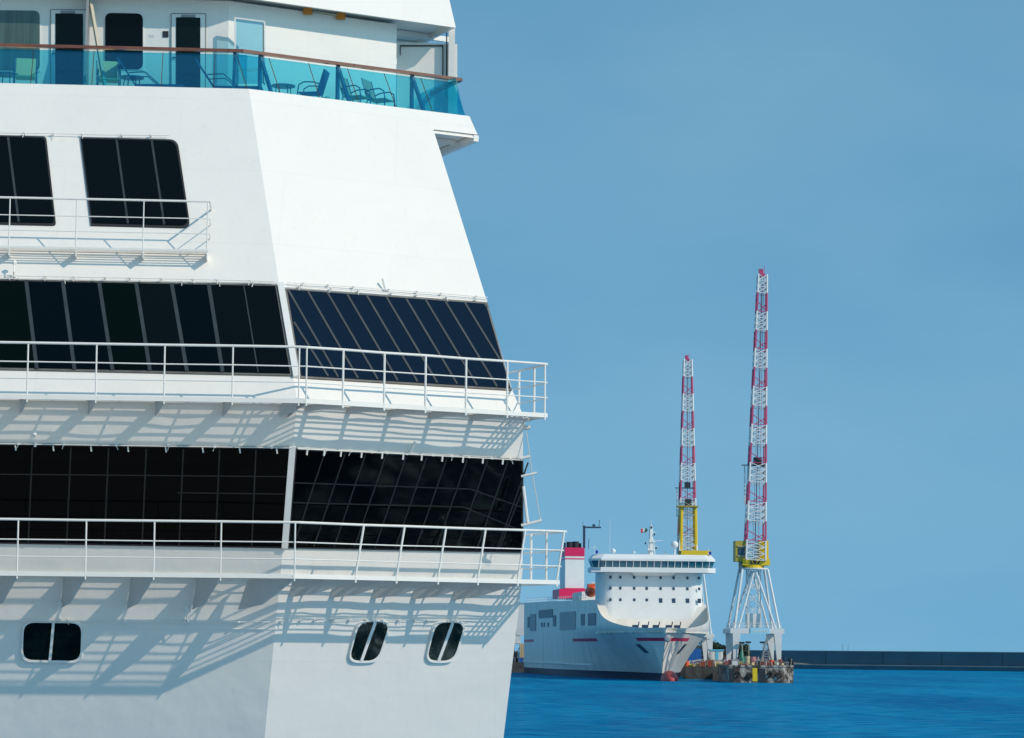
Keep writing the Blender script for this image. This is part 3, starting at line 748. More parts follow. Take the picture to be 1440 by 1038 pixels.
# ============================================================ FERRY
PH = R_(5)
FO = V((35.1, 591.2, 0))
ferry = empty('ferry', FO, 'white passenger ferry with a red stripe moored bow on beside the quay', 'ferry', rz=PH)
def skew(u):
    if u < 44: return -3.7*(max(0, (44-u)/51))**1.3
    return -4.4*(u-44)/126
def ferry_mat():
    X = bpy.data.materials.new('ferry hull paint'); X.use_nodes = True; N = X.node_tree.nodes; L = X.node_tree.links
    b = N['Principled BSDF']; b.inputs['Roughness'].default_value = .4
    t = N.new('ShaderNodeTexCoord'); sp = N.new('ShaderNodeSeparateXYZ'); L.new(t.outputs['Object'], sp.inputs[0])
    def band(axis, lo, hi):
        a = N.new('ShaderNodeMath'); a.operation = 'GREATER_THAN'; a.inputs[1].default_value = lo; L.new(sp.outputs[axis], a.inputs[0])
        c = N.new('ShaderNodeMath'); c.operation = 'LESS_THAN'; c.inputs[1].default_value = hi; L.new(sp.outputs[axis], c.inputs[0])
        m_ = N.new('ShaderNodeMath'); m_.operation = 'MULTIPLY'; L.new(a.outputs[0], m_.inputs[0]); L.new(c.outputs[0], m_.inputs[1]); return m_.outputs[0]
    def mul(a, b_):
        m_ = N.new('ShaderNodeMath'); m_.operation = 'MULTIPLY'; L.new(a, m_.inputs[0]); L.new(b_, m_.inputs[1]); return m_.outputs[0]
    def mx_(a, b_):
        m_ = N.new('ShaderNodeMath'); m_.operation = 'MAXIMUM'; L.new(a, m_.inputs[0]); L.new(b_, m_.inputs[1]); return m_.outputs[0]
    # rust / dirt
    mp_ = N.new('ShaderNodeMapping'); mp_.inputs['Scale'].default_value = (.25, .25, .05); L.new(t.outputs['Object'], mp_.inputs[0])
    n = N.new('ShaderNodeTexNoise'); n.inputs['Scale'].default_value = 1.4; n.inputs['Detail'].default_value = 6; L.new(mp_.outputs[0], n.inputs[0])
    r = N.new('ShaderNodeValToRGB'); r.color_ramp.elements[0].position = .35; r.color_ramp.elements[1].position = .75
    r.color_ramp.elements[0].color = (.80, .76, .69, 1); r.color_ramp.elements[1].color = (.66, .60, .53, 1); L.new(n.outputs[0], r.inputs[0])
    red = mul(band('Z', 8.15, 8.85), mx_(mx_(band('Y', -12, 8.5), band('Y', 50, 82)), band('Y', 150, 190)))
    m1 = N.new('ShaderNodeMixRGB'); L.new(red, m1.inputs[0]); L.new(r.outputs[0], m1.inputs[1]); m1.inputs[2].default_value = (.60, .012, .07, 1)
    m2 = N.new('ShaderNodeMixRGB'); L.new(band('Z', -5, 1.55), m2.inputs[0]); L.new(m1.outputs[0], m2.inputs[1]); m2.inputs[2].default_value = (.035, .015, .04, 1)
    L.new(m2.outputs[0], b.inputs['Base Color']); return X
M['ferryhull'] = ferry_mat()
M['fwhite'] = mat('ferry white paint', (.78, .78, .76), .45, var=.08, vscale=.2)
M['magenta'] = mat('crimson paint', (.68, .012, .10), .4)
M['ferrygrey'] = mat('grey ferry door', (.32, .34, .36), .5, var=.15, vscale=.5)
M['opening'] = mat('dark blue opening', (.03, .07, .12), .4, var=.3, vscale=.6)
M['bridgeglass'] = mat('teal bridge glass', (.02, .13, .19), .05, spec=.8)
M['orange'] = mat('orange lifeboat plastic', (.75, .10, .03), .4)
M['navy'] = mat('navy steel', (.02, .04, .09), .5)
M['bulbred'] = mat('red antifouling paint', (.62, .09, .08), .5, var=.3, vscale=1.2)
st = [-7, -5.5, -3, 0, 5, 10, 16, 24, 32, 38, 41, 44, 50, 60, 80, 120, 170]
dk = [.05, 2.6, 5.2, 7.4, 9.8, 11.2, 12.4, 13.2, 13.5, 13.6, 13.6, 13.6, 13.6, 13.6, 13.6, 13.6, 13.4]
wlh = [.02, .02, .03, .1, 1.0, 2.0, 3.2, 4.9, 6.3, 7.4, 7.8, 8.3, 9.3, 10.6, 12.5, 13.5, 13.0]
topz = [10.9, 10.9, 10.9, 10.85, 11.0, 11.25, 11.7, 12.5, 13.7, 15.2, 16.0, 16.6, 17.4, 17.5, 17.7, 18.2, 18.6]
def interp(xs, ys, x):
    for i in range(len(xs)-1):
        if xs[i] <= x <= xs[i+1]+1e-6:
            t = (x-xs[i])/(xs[i+1]-xs[i]); m0 = (ys[i+1]-ys[max(0, i-1)])/(xs[i+1]-xs[max(0, i-1)])*(xs[i+1]-xs[i]); k2 = min(len(xs)-1, i+2)
            m1 = (ys[k2]-ys[i])/(xs[k2]-xs[i])*(xs[i+1]-xs[i]); t2, t3 = t*t, t*t*t
            return (2*t3-3*t2+1)*ys[i]+(t3-2*t2+t)*m0+(-2*t3+3*t2)*ys[i+1]+(t3-t2)*m1
    return ys[-1]
st0 = st; st = [-7, -6.3, -5.5, -4.5, -3, -1.5, 0, 1.5, 3, 5, 7.5, 10, 13, 16, 20, 24, 28, 32, 35, 38, 39.5, 41, 42.5, 44, 47, 50, 55, 60, 70, 80, 100, 120, 145, 170]
topz = [interp(st0, topz, u) for u in st]
dk = [max(.05, 12.2*math.sin(math.pi/2*min(1, (u+7)/48))**.80) for u in st]
wlh = [max(.05, 12.1*math.sin(math.pi/2*min(1, max(0, u)/115))**1.15) for u in st]
fr = [i/16 for i in range(17)]
vs = []; fs = []
nz = len(fr)
for sgn in (-1, 1):
    o = len(vs)
    for u, d, wv, tz in zip(st, dk, wlh, topz):
        for f in fr:
            z = -1+(tz+1)*f; k = min(1, max(0, z/10.5))
            hb_ = wv+(d-wv)*k**(1.25 if u < 50 else max(1, 1.25-(u-50)/120))
            uu = u
            if u < 0:    # raked stem: these stations only exist above the waterline
                kz = max(0, z)/10.9; uu = u*kz**1.3 if kz < 1 else u
                hb_ = d*max(0, kz)**2.2 if d > .1 else .03
            vs.append(V((skew(u)*1.0+sgn*hb_, uu, z)))
    for i in range(len(st)-1):
        for j in range(nz-1):
            fs.append([o+i*nz+j, o+(i+1)*nz+j, o+(i+1)*nz+j+1, o+i*nz+j+1])
mb = MB().add(vs, fs)
n2 = len(st)*nz
# fore deck and transom
for i in range(len(st)-1):
    za = [min(9.9, topz[i]-.9) if st[i] < 39.6 else topz[i], min(10.0, topz[i+1]-.9) if st[i+1] < 39.6 else topz[i+1]]
    a, b = vs[i*nz+nz-1], vs[(i+1)*nz+nz-1]; c, d = vs[n2+i*nz+nz-1], vs[n2+(i+1)*nz+nz-1]
    mb.poly([V((a.x, a.y, za[0])), V((b.x, b.y, za[1])), V((d.x, d.y, za[1])), V((c.x, c.y, za[0]))])
L_ = len(st)-1
mb.poly([vs[L_*nz], vs[L_*nz+nz-1], vs[n2+L_*nz+nz-1], vs[n2+L_*nz]])
hull = mb.build('hull', M['ferryhull'], ferry, smooth=False)
for p in hull.data.polygons: p.use_smooth = True
try: hull.data.set_sharp_from_angle(angle=R_(35))
except Exception: pass
MB().sphere((skew(-4)+.8, -3.8, .2), 1.85, 18, (.95, 2.2, 1.05)).build('bulbous_bow', M['bulbred'], ferry, smooth=True)
# rubbing strake
mb = MB()
for u0, u1 in zip(st0[12:-1], st0[13:]): mb.box(((skew(u0)+skew(u1))/2-12.22, (u0+u1)/2, 3.0), (.3, abs(u1-u0), .35), (V((1, 0, 0)), V(((skew(u1)-skew(u0)), u1-u0, 0)).normalized(), Z))
mb.build('rubbing_strake', M['fwhite'], ferry)
# house with rounded corners
def house(z0, z1, u0, hw0, rad, u1, hw1=None, rake=0):
    hw1 = hw1 or hw0; out = []
    for z, dr in ((z0, 0), (z1, rake)):
        loop = [V((-hw1, u1, z)), V((-hw0, u0+rad+dr, z))]
        for k in range(1, 7):
            a = math.pi/2*k/6; loop.append(V((-hw0+rad-rad*math.cos(a), u0+rad+dr-rad*math.sin(a), z)))
        for k in range(0, 7):
            a = math.pi/2*k/6; loop.append(V((hw0-rad+rad*math.sin(a), u0+rad+dr-rad*math.cos(a), z)))
        loop.append(V((hw1, u1, z))); out.append(loop)
    return out
hA = [[p+V((-.2, 0, 0)) for p in l] for l in house(9.8, 23.6, 40, 11.75, 3.2, 48, rake=1.2)]
blk = MB().prism(*hA).build('accommodation_block', M['fwhite'], ferry, smooth=False)
for p in blk.data.polygons: p.use_smooth = True
try: blk.data.set_sharp_from_angle(angle=R_(35))
except Exception: pass
cxs = [-9.4, -7.2, -4.1, -1.3, 1.8, 4.7, 7.8, 10.4]
for r_, z in enumerate((22.3, 19.9, 17.35)):
    uf = 40+1.2*(z-9.9)/14.1
    for i, x in enumerate(cxs):
        big = (r_ == 2 and i >= 4)
        MB().box((x, uf+ (-.02), z-(.1 if big else 0)), (.75 if big else .5, .12, 1.0 if big else .62)).build('window', M['opening'], blk)
# bridge: lower sill band, glass, roof with sloping face, full-width wings
bw = 13.9
def ring(hw, u0, u1, z): return [V((-hw, u1, z)), V((-hw, u0+1.5, z)), V((-hw+2, u0, z)), V((hw-2, u0, z)), V((hw, u0+1.5, z)), V((hw, u1, z))]
b = MB(); b.prism(ring(bw, 38.2, 46, 23.4), ring(bw, 38.2, 46, 24.45)); br = b.build('bridge', M['fwhite'], ferry)
MB().prism(ring(bw-.7, 38.9, 45.6, 24.45), ring(bw-.2, 38.35, 45.8, 25.9)).build('window_band', M['bridgeglass'], br)
MB().prism(ring(bw-.1, 38.1, 46, 25.9), ring(bw-.1, 38.1, 46, 26.35)).prism(ring(bw-.1, 38.1, 46, 26.35), ring(bw-.9, 39.3, 45.3, 27.35)).build('roof', M['fwhite'], br)
n_m = 16
for i in range(n_m+1):
    x = -bw+1.6+(2*bw-3.2)*i/n_m
    MB().tube([(x, 38.86, 24.45), (x, 38.28, 25.95)], .10, 4).build('window_post', M['fwhite'], br)
for sx in (-1, 1):
    for k in range(2):
        MB().tube([(sx*(bw-.68), 41+k*2.4, 24.45), (sx*(bw-.16), 41+k*2.4, 25.95)], .10, 4).build('window_post', M['fwhite'], br)
MB().box((-bw+1.0, 38.15, 23.5), (2.3, .3, .22)).build('wing_bracket', M['fwhite'], br)
# under-bridge apron in the middle
MB().prism([V((-5, 39.9, 23.4)), V((5, 39.9, 23.4)), V((4, 41, 22.6)), V((-4, 41, 22.6))], [V((-5, 38.2, 23.4)), V((5, 38.2, 23.4)), V((4, 40.9, 22.65)), V((-4, 40.9, 22.65))]).build('apron', M['fwhite'], br)
for x, u, r_ in ((-8.8, 41, .55), (-4, 42, .3), (5.9, 41, 0), (3.0, 42, .3)):
    if r_: MB().sphere((x, u, 28.5+r_), r_, 12).build('radome', M['fwhite'], ferry, smooth=True)
d_ = MB(); d_.tube([(4.9, 41, 28.2), (4.9, 41, 29.6)], .22, 8); d_.sphere((4.9, 41, 30.6), .85, 14); d_.build('satellite_dome', M['fwhite'], ferry, smooth=True)
MB().tube([(-9.6, 41, 28.2), (-9.6, 41, 36)], .06, 5).build('whip_antenna', M['fwhite'], ferry)
MB().tube([(12.6, 42, 28.2), (12.6, 42, 30.2)], .05, 5).tube([(-12.9, 42, 28.2), (-12.9, 42, 30.4)], .05, 5).tube([(-13.7, 42, 29.8), (-12.2, 42, 29.8)], .04, 4).build('short_antenna', M['fwhite'], ferry)
for x in (-12.6, 12.7): MB().box((x, 40, 28.75), (.5, .4, .7)).build('searchlight', mat('blue lamp', (.01, .02, .35), .4), ferry)
# mast
ms = MB(); ms.tube([(.3, 46, 28), (.3, 46, 35)], .65, 6, .35); ms.tube([(.3, 46, 31.5), (2.9, 46, 31.7)], .07, 5); ms.tube([(-1.0, 46, 33.5), (1.6, 46, 33.5)], .06, 5)
ms.tube([(-.8, 46, 30.3), (1.9, 46, 30.3)], .08, 5); ms.box((.3, 45.2, 29.6), (1.6, .2, .35)); ms.box((.5, 45.4, 31.4), (1.3, .2, .3)); ms.tube([(-.5, 45.6, 28), (-.1, 45.7, 32)], .1, 5); ms.tube([(1.2, 45.6, 28), (.8, 45.7, 32)], .1, 5)
ms.tube([(.3, 46, 35), (.3, 46, 36.2)], .06, 5)
ms_ = ms.build('mast', M['fwhite'], ferry)
for zz_, xx in ((30, 1.4), (31, -1), (33, 1.0), (34.6, .4), (33.9, -.7)): MB().box((xx, 45.6, zz_), (.3, .3, .45)).build('mast_lamp', M['dark'], ms_)
fg = MB(); fg.k = 0; fg.box((-.85, 46, 33.9), (.45, .03, 1.0)); fg.k = 1; fg.box((-1.3, 46.05, 33.85), (.45, .03, 1.0)); fg.k = 2; fg.box((-1.75, 46.1, 33.8), (.45, .03, 1.0))
fg.build('flag', [mat('flag green', (.02, .20, .12), .7), M['fwhite'], mat('flag red', (.6, .03, .05), .7)], ms_)
for o_ in bpy.data.objects:
    if o_.parent is ferry and o_.name.split('.')[0] in ('radome', 'satellite_dome', 'whip_antenna', 'short_antenna', 'searchlight', 'mast'): o_.location.z -= .95
# funnel
fu, fv = 109, -9.2+skew(109)+1.6
fn = MB()
def fbox(mbx, z0, z1, g=0, taper=0): mbx.box((fv, fu+6, (z0+z1)/2), (4.7+g, 12+g, z1-z0)); return mbx
f_ = fbox(MB(), 20.9, 28.6).build('funnel', M['fwhite'], ferry)
fbox(MB(), 29.1, 31.2, .12).build('crimson_band', M['magenta'], f_); fbox(MB(), 28.6, 29.1, 0).build('white_band', M['fwhite'], f_)
fbox(MB(), 28.35, 28.6, .14).build('crimson_line', M['magenta'], f_); fbox(MB(), 21.1, 21.3, .14).build('crimson_line', M['magenta'], f_)
MB().box((fv+.2, fu+7, 19.9), (8.2, 16, 2.3)).build('funnel_base', M['magenta'], f_)
for x, h, r_ in ((-1.0, 1.5, .8), (.5, 1.6, .8), (-2.2, 1.3, .25), (1.6, 1.2, .3)): MB().tube([(fv+x, fu+2.5, 31.2), (fv+x, fu+2.5, 31.2+h)], r_, 10).build('exhaust_pipe', M['dark'], f_)
fv -= .4
p_ = MB(); p_.box((fv+2.9, fu+2, 33.9), (.55, .55, 5.6)); p_.box((fv+4.9, fu+2, 36.3), (4.3, .5, .4)); p_.tube([(fv+6.6, fu+2, 36.4), (fv+6.7, fu+2, 38.2)], .07, 5); p_.box((fv+5.3, fu+2, 36.8), (.7, .5, .5)); p_.tube([(fv+4.0, fu+2, 31), (fv+4.1, fu+2, 33.5)], .07, 5); p_.tube([(fv+2.6, fu+2, 36.2), (fv+2.6, fu+2, 37.6)], .06, 4)
p_.build('signal_mast', M['navy'], ferry)
# aft deck houses, railing, side doors and openings
MB().box((skew(80)-7.0, 82, 18.7), (8, 20, 2.0)).build('deck_house', M['offwhite'], ferry)
rl = MB()
for u in range(62, 170, 3):
    x = skew(u)-11.9; tz = 17.6+(u-60)*.01; rl.tube([(x, u, tz), (x, u, tz+1.1)], .05, 4)
for h in (.55, 1.1): rl.tube([(skew(62)-11.9, 62, 17.6+h), (skew(168)-11.9, 168, 18.6+h)], .05, 4)
rl.build('deck_railing', M['fwhite'], ferry)
def sidebox(u0, u1, z0, z1, name, mt, t=.12):
    uc = (u0+u1)/2; x = skew(uc)-12.2; ax = V((skew(u1)-skew(u0), u1-u0, 0)).normalized()
    return MB().box((x, uc, (z0+z1)/2), (t*2, u1-u0, z1-z0), (V((1, 0, 0)), ax, Z)).build(name, mt, ferry)
def upx(x):   # station whose side appears at a given picture column
    lo, hi = 44, 170
    for _ in range(40):
        u = (lo+hi)/2; p = V((skew(u)-12.3, u)); wx_ = FO.x+p.x*math.cos(PH)-u*math.sin(PH); wy = FO.y+p.x*math.sin(PH)+u*math.cos(PH)
        if 720+F_PX*wx_/wy > x: lo = u
        else: hi = u
    return u
def upz(x, y):
    u = upx(x); wy = FO.y+u; return EYE.z+(914+ROLL*(x-720)-y)*wy/F_PX
def sidepx(x0, x1, y0, y1, name, mt, t=.12): return sidebox(upx(x1), upx(x0), upz((x0+x1)/2, y1), upz((x0+x1)/2, y0), name, mt, t)
sidepx(790, 811.5, 861, 886, 'side_door', M['ferrygrey'], .2); sidepx(819, 824, 864, 880, 'side_opening', M['opening']); sidepx(829, 842, 863, 880, 'side_opening', M['opening'])
sidepx(760, 779.5, 858, 869.5, 'side_opening', M['opening']); sidepx(780, 784, 866, 881, 'side_opening', M['opening']); sidepx(744.5, 748, 868, 883, 'side_opening', M['opening']); sidepx(748.5, 756, 864, 887.5, 'side_door', M['ferrygrey'], .2)
for x in (763.5, 767, 772.5): sidepx(x, x+1.6, 876, 882, 'side_opening', M['opening'])
# anchor pockets and white lettering marks on the flare
def hullpt(u, z, sgn):
    # interpolate the flared side
    for i in range(len(st)-1):
        if st[i] <= u <= st[i+1]: t = (u-st[i])/(st[i+1]-st[i]); break
    d = dk[i]+(dk[i+1]-dk[i])*t; wv = wlh[i]+(wlh[i+1]-wlh[i])*t; k = min(1, max(0, z/10.5)); hb_ = wv+(d-wv)*k**1.25
    return V((skew(u)+sgn*(hb_+.06), u, z))
def flare(u0, u1, z0, z1, sgn, name, mt, sl=0, o=.12):
    q = [hullpt(u0, z1, sgn), hullpt(u1, z1, sgn), hullpt(u1+sl, z0, sgn), hullpt(u0+sl, z0, sgn)]
    n = V((sgn*.75, -.5, -.4)).normalized()
    return MB().prism([v+n*o for v in q], [v-n*.4 for v in q]).build(name, mt, ferry)
flare(8.5, 11.5, 5.7, 7.5, -1, 'anchor_pocket', M['opening'], -3.2, .05); flare(7, 9.5, 5.6, 7.6, 1, 'anchor_pocket', M['opening'], -3, .05)
for u0, u1 in ((2, 3.5), (8, 10), (12, 16), (24, 26), (28, 29)): flare(u0, u1, 9.75, 10.1, -1, 'bow_mark', M['fwhite'], 0)  # white bars standing in for illegible lettering on the bow
MB().sphere((skew(-6)+.2, -6.2, 8.7), .75, 10, (1, .4, 1.1)).build('stem_emblem', M['ferrygrey'], ferry, smooth=True)
for x, u in ((-3.6, 10), (-1.2, 12), (1.5, 11), (3.4, 13), (-5.4, 15)):
    mbx = MB(); mbx.box((x+skew(u), u, 10.6), (1.0, .9, 1.1)); mbx.tube([(x+skew(u)-.7, u, 11.2), (x+skew(u)+.5, u, 11.2)], .42, 8); mbx.tube([(x+skew(u)+.5, u+1, 10.4), (x+skew(u)+.9, u+1, 12.3)], .12, 5); mbx.build('winch', M['navy'], ferry)
MB().tube([(skew(0)+.5, -6.5, 10.6), (skew(10)+10, 10, 8.6)], .06, 4).build('mooring_line', M['dark'], ferry)
lb = at(831, 832, 648)
lf = empty('lifeboat', (lb.x, lb.y, lb.z-1.3), 'orange enclosed lifeboat hanging at the ferry side left of the bridge', 'lifeboat', rz=PH)
MB().sphere((0, 0, 1.3), 1.35, 16, (1, 2.6, .95)).build('boat_hull', M['orange'], lf, smooth=True)
MB().box((0, 0, 2.6), (1.5, 3, .8)).build('canopy', M['orange'], lf)
MB().tube([(1.5, -1.5, -1), (1.9, -1.5, 2.5), (.3, -1.5, 3.4)], .16, 5).tube([(1.5, 2, -1), (1.9, 2, 2.5), (.3, 2, 3.4)], .16, 5).build('davit', M['fwhite'], lf)

# ============================================================ QUAYS, CRANES
M['quaystone'] = mat('stained quay wall', (.09, .095, .09), .9, var=.7, vscale=.5, bump=.1, bscale=1.2)
M['quaytop'] = mat('quay top', (.30, .28, .25), .9, var=.3, vscale=.3)
def slab(pts, z0, z1, name, mt, **kw):
    return MB().prism([V((x, y, z1)) for x, y in pts], [V((x, y, z0)) for x, y in pts]).build(name, mt, **kw)
qs = slab([(38.7, 630), (50, 629), (74, 930), (-25, 930), (-25, 775), (10, 775), (34.5, 771), (42, 690)], -1, 2.8, 'quay', M['quaystone']); tag(qs, kind='structure')
mb = MB()
fcount = []
tyre0 = None
M['rubber'] = mat('black tyre rubber', (.02, .02, .02), .8)
def tyre(p, lab):
    global tyre0
    if tyre0 is None:
        vs_, fs_ = [], []; n1, n2_ = 16, 8
        for i in range(n1):
            a = 2*math.pi*i/n1
            for k in range(n2_):
                b_ = 2*math.pi*k/n2_; rr = .42+.16*math.cos(b_); vs_.append(V((rr*math.cos(a), .16*math.sin(b_), rr*math.sin(a))))
        for i in range(n1):
            for k in range(n2_): fs_.append([i*n2_+k, ((i+1) % n1)*n2_+k, ((i+1) % n1)*n2_+(k+1) % n2_, i*n2_+(k+1) % n2_])
        tyre0 = MB().add(vs_, fs_).build('tyre_fender', M['rubber'], smooth=True); o = tyre0
    else: o = tyre0.copy(); C.collection.objects.link(o)
    o.location = p; tag(o, lab, 'fender', 'tyre fenders along the barge')
    return o
M['red'] = mat('red crane paint', (.50, .055, .15), .5, var=.2, vscale=.6)
M['cwhite'] = mat('white crane paint', (.72, .72, .70), .5, var=.12, vscale=.5)
M['yellow'] = mat('yellow crane paint', (.80, .55, .01), .45, var=.12, vscale=.5)
M['olive'] = mat('dull and shaded yellow', (.42, .32, .03), .5)  # dull yellow; on the crane cab its shade is put into this colour
M['sky'] = mat('pale blue banner', (.30, .62, .75), .6)
def lattice(parent, p0, p1, w0, w1, nb, colors, name='jib', r=.13):
    p0, p1 = V(p0), V(p1); ax = (p1-p0); L = ax.length; ax.normalize(); ex = V((1, 0, 0)); ex = (ex-ax*ex.dot(ax)).normalized(); ey = ax.cross(ex)
    root = MB().tube([p0-ax*.3, p0+ax*.1], w0*.3, 6).build(name, M['dark'], parent)
    for i in range(nb):
        mb = MB(); t0, t1 = i/nb, (i+1)/nb
        def cornr(t, k): 
            wv = w0+(w1-w0)*t**1.0; sx, sy = ((-1, -1), (1, -1), (1, 1), (-1, 1))[k]; return p0+ax*L*t+ex*sx*wv/2+ey*sy*wv*.42
        for k in range(4): mb.tube([cornr(t0, k), cornr(t1, k)], r, 5)
        nsub = 3 if colors[i] is M['cwhite'] else 2
        for s_ in range(nsub):
            a, b = t0+(t1-t0)*s_/nsub, t0+(t1-t0)*(s_+1)/nsub
            for k in range(4):
                k2 = (k+1) % 4
                if colors[i] is M['red'] and s_ % 2: continue
                if (s_+k) % 2: mb.tube([cornr(a, k), cornr(b, k2)], r*.4, 4)
                else: mb.tube([cornr(a, k2), cornr(b, k)], r*.5, 4)
                if colors[i] is M['cwhite']: mb.tube([cornr(a, k2), cornr(b, k)] if (s_+k) % 2 else [cornr(a, k), cornr(b, k2)], r*.42, 4)
                mb.tube([cornr(a, k), cornr(a, k2)], r*.5, 4)
        mb.build('jib_section', colors[i], root)
    mb = MB(); mb.tube([p0+ax*L*.0, p0+ax*L*.97], r*.55, 4).tube([p0+ex*w0*.18, p1+ex*w1*.15], .06, 4).tube([p0-ex*w0*.12, p1-ex*w1*.1], .05, 4)
    mb.build('hoist_cable', mat('rusty hoist rope', (.30, .10, .14), .6), root)
    return root
def crane(px, Y, zb, jib, lab, sc, mirror=False, house=True):
    base = at(px, 930, Y); root = empty('harbour_crane', (base.x, base.y, zb), lab, 'crane', 'harbour cranes on the quay', rz=R_(4))
    W = 4.9*sc; H1 = 7.3*sc; H2 = 19.6*sc if house else 29.3; Dp = 4.6*sc
    # portal: four tapered legs, ring beams
    for sx in (-1, 1):
        for sy in (-1, 1):
            x, y = sx*(W-.4), sy*Dp
            a = [V((x-.35-.0, y-.35, 0)), V((x+.35, y-.35, 0)), V((x+.35, y+.35, 0)), V((x-.35, y+.35, 0))]
            wx0, wx1 = (x-.5*sc, x+1.1*sc) if sx < 0 else (x-1.1*sc, x+.5*sc)
            b = [V((wx0, y-.6, H1-.9)), V((wx1, y-.6, H1-.9)), V((wx1, y+.6, H1-.9)), V((wx0, y+.6, H1-.9))]
            MB().prism(a, b).build('portal_leg', M['cwhite'], root)
            MB().box((x, y, .35), (1.7, 1.1, .7)).build('bogie', M['red'], root)
    mb = MB()
    for sy in (-1, 1): mb.box((0, sy*Dp, H1-.5), (2*W+1.2, 1.2, 1.0))
    for sx in (-1, 1): mb.box((sx*(W-.1), 0, H1-.5), (1.2, 2*Dp-1.3, .96))
    mb.build('portal_beam', M['cwhite'], root)
    # platform rail
    mb = MB()
    for sy in (-1, 1):
        for k in range(12): mb.tube([(-W+k*2*W/11, sy*Dp, H1), (-W+k*2*W/11, sy*Dp, H1+1.1)], .05, 4)
        for h in (.55, 1.1): mb.tube([(-W, sy*Dp, H1+h), (W, sy*Dp, H1+h)], .05, 4)
    mb.build('platform_railing', M['cwhite'], root)
    MB().box((.5, -Dp-.72, H1-.45), (3.9*sc, .1, 1.2)).build('banner', M['sky'], root)
    mb = MB()
    for k in range(11): mb.box((-1.0+k*.3, -Dp-.79, H1-.45+random.uniform(-.05, .05)), (.16, .02, .3+.15*(k % 3)))
    mb.build('banner_lettering', M['cwhite'], root)
    T = 2.6*sc
    for sx in (-1, 1):
        for sy in (-1, 1):
            MB().tube([(sx*(W-.3), sy*Dp, H1), (sx*T, sy*T*.8, H2-.3)], .26*sc, 7).build('tower_leg', M['cwhite'], root)
            MB().tube([(sx*(W-1.1), sy*Dp, H1), (sx*.15, sy*T*.8, H2-.6)], .22*sc, 7).build('tower_brace', M['cwhite'], root)
    # central lattice shaft
    mb = MB(); s_ = 1.25*sc
    for sx in (-1, 1):
        for sy in (-1, 1): mb.tube([(sx*s_, sy*s_, H1+2.5), (sx*s_, sy*s_, H2)], .13*sc, 5)
    n = 4
    for i in range(n):
        z0, z1 = H1+2.5+(H2-H1-2.5)*i/n, H1+2.5+(H2-H1-2.5)*(i+1)/n
        for sy in (-1, 1): mb.tube([(-s_, sy*s_, z0), (s_, sy*s_, z1)], .08, 4).tube([(s_, sy*s_, z0), (-s_, sy*s_, z1)], .08, 4)
        for sx in (-1, 1): mb.tube([(sx*s_, -s_, z0), (sx*s_, s_, z1)], .08, 4)
    mb.build('shaft', M['cwhite'], root)
    MB().box((0, 0, H1+1.5), (2.9*sc, 2.9*sc, 3.0)).build('stair_house', M['cwhite'], root)
    MB().tube([(0, 0, H2-.3), (0, 0, H2)], 3.0*sc, 24).build('slewing_platform', M['cwhite'], root)
    MB().tube([(0, 0, H2), (0, 0, H2+.6)], 2.2*sc, 20).build('slewing_ring', M['yellow'], root)
    if house:
        mb = MB(); mb.box((.3, 1.0, H2+1.2), (5.6*sc, 6*sc, 1.3)); mb.build('turntable', M['yellow'], root)
        MB().box((2.1*sc, 1.5, H2+3.6), (1.9*sc, 4.0*sc, 4.0)).build('machinery_house', M['yellow'], root)
        h_ = MB().box((-2.8*sc, .2, H2+3.4), (2.2*sc, 3.4*sc, 4.2)).build('operator_cab', M['olive'], root)
        MB().box((-2.7*sc, -1.55*sc, H2+3.3), (1.3*sc, .12, 1.5)).build('cab_window', M['opening'], h_)
        MB().box((-2.7*sc, -1.62*sc, H2+4.4), (1.7*sc, .2, .2)).build('window_trim', M['creampost'], h_)
        MB().box((-2.7*sc, -1.62*sc, H2+2.4), (1.7*sc, .2, .2)).build('window_trim', M['creampost'], h_)
        MB().box((-2.7*sc, -.6, H2+.2), (.8, .8, 2.4)).build('cab_ladder', M['greysteel'], root)
        mb = MB()
        for k in (-1, 0, 1): mb.box((k*.75, -2.2*sc, H2+1.1), (.35, .1, .8), (V((1, 0, 0)), V((0, 1, 0)), V((k*.35, 0, 1)).normalized()))
        mb.build('hazard_marks', M['dark'], root)
    else:
        MB().box((1.2*sc, 1, H2+1.1), (7.4*sc, 7*sc, 2.0)).build('turntable', M['yellow'], root)
        for sx in (-1, 1):
            for sy in (-1, 1): MB().tube([(-.6+sx*1.9*sc, sy*1.6, H2+2), (-.6+sx*1.7*sc, sy*1.3, H2+14.6)], .42*sc, 6).build('tower_column', M['yellow'], root)
        MB().box((-.8, -.4, H2+14.5), (5.2*sc, 4.2, .3)).build('tower_platform', M['olive'], root)
        MB().box((-.6, -.4, H2+15.6), (1.7, 1.6, 2.0)).build('winch_house', M['dark'], root)
        mb = MB()
        for k in range(7):
            for sx in (-1, 1): mb.tube([(-.6-1.7*sx, -1.6, H2+2+k*2), (-.6+1.7*sx, -1.6, H2+4+k*2)], .07, 4)
        mb.build('column_bracing', M['creampost'], root)
    (jx0, jz0, jx1, jz1, jy0, jy1, w0, w1, nb, first) = jib
    cols = [M['red'] if (i+first) % 2 else M['cwhite'] for i in range(nb)]
    lattice(root, (jx0, jy0, jz0), (jx1, jy1, jz1), w0, w1, nb, cols, r=.21*sc)
    # jib head
    MB().tube([(jx1-.6, jy1, jz1), (jx1+.5, jy1, jz1)], .45, 8).box((jx1-.3, jy1, jz1+.8), (.9, .6, 1.0)).tube([(jx1+.4, jy1, jz1), (jx1+.4, jy1, jz1+2.0)], .06, 4).build('jib_head', M['red'], root)
    # small service platform on the jib
    t = .33; q = V((jx0+(jx1-jx0)*t, jy0+(jy1-jy0)*t, jz0+(jz1-jz0)*t))
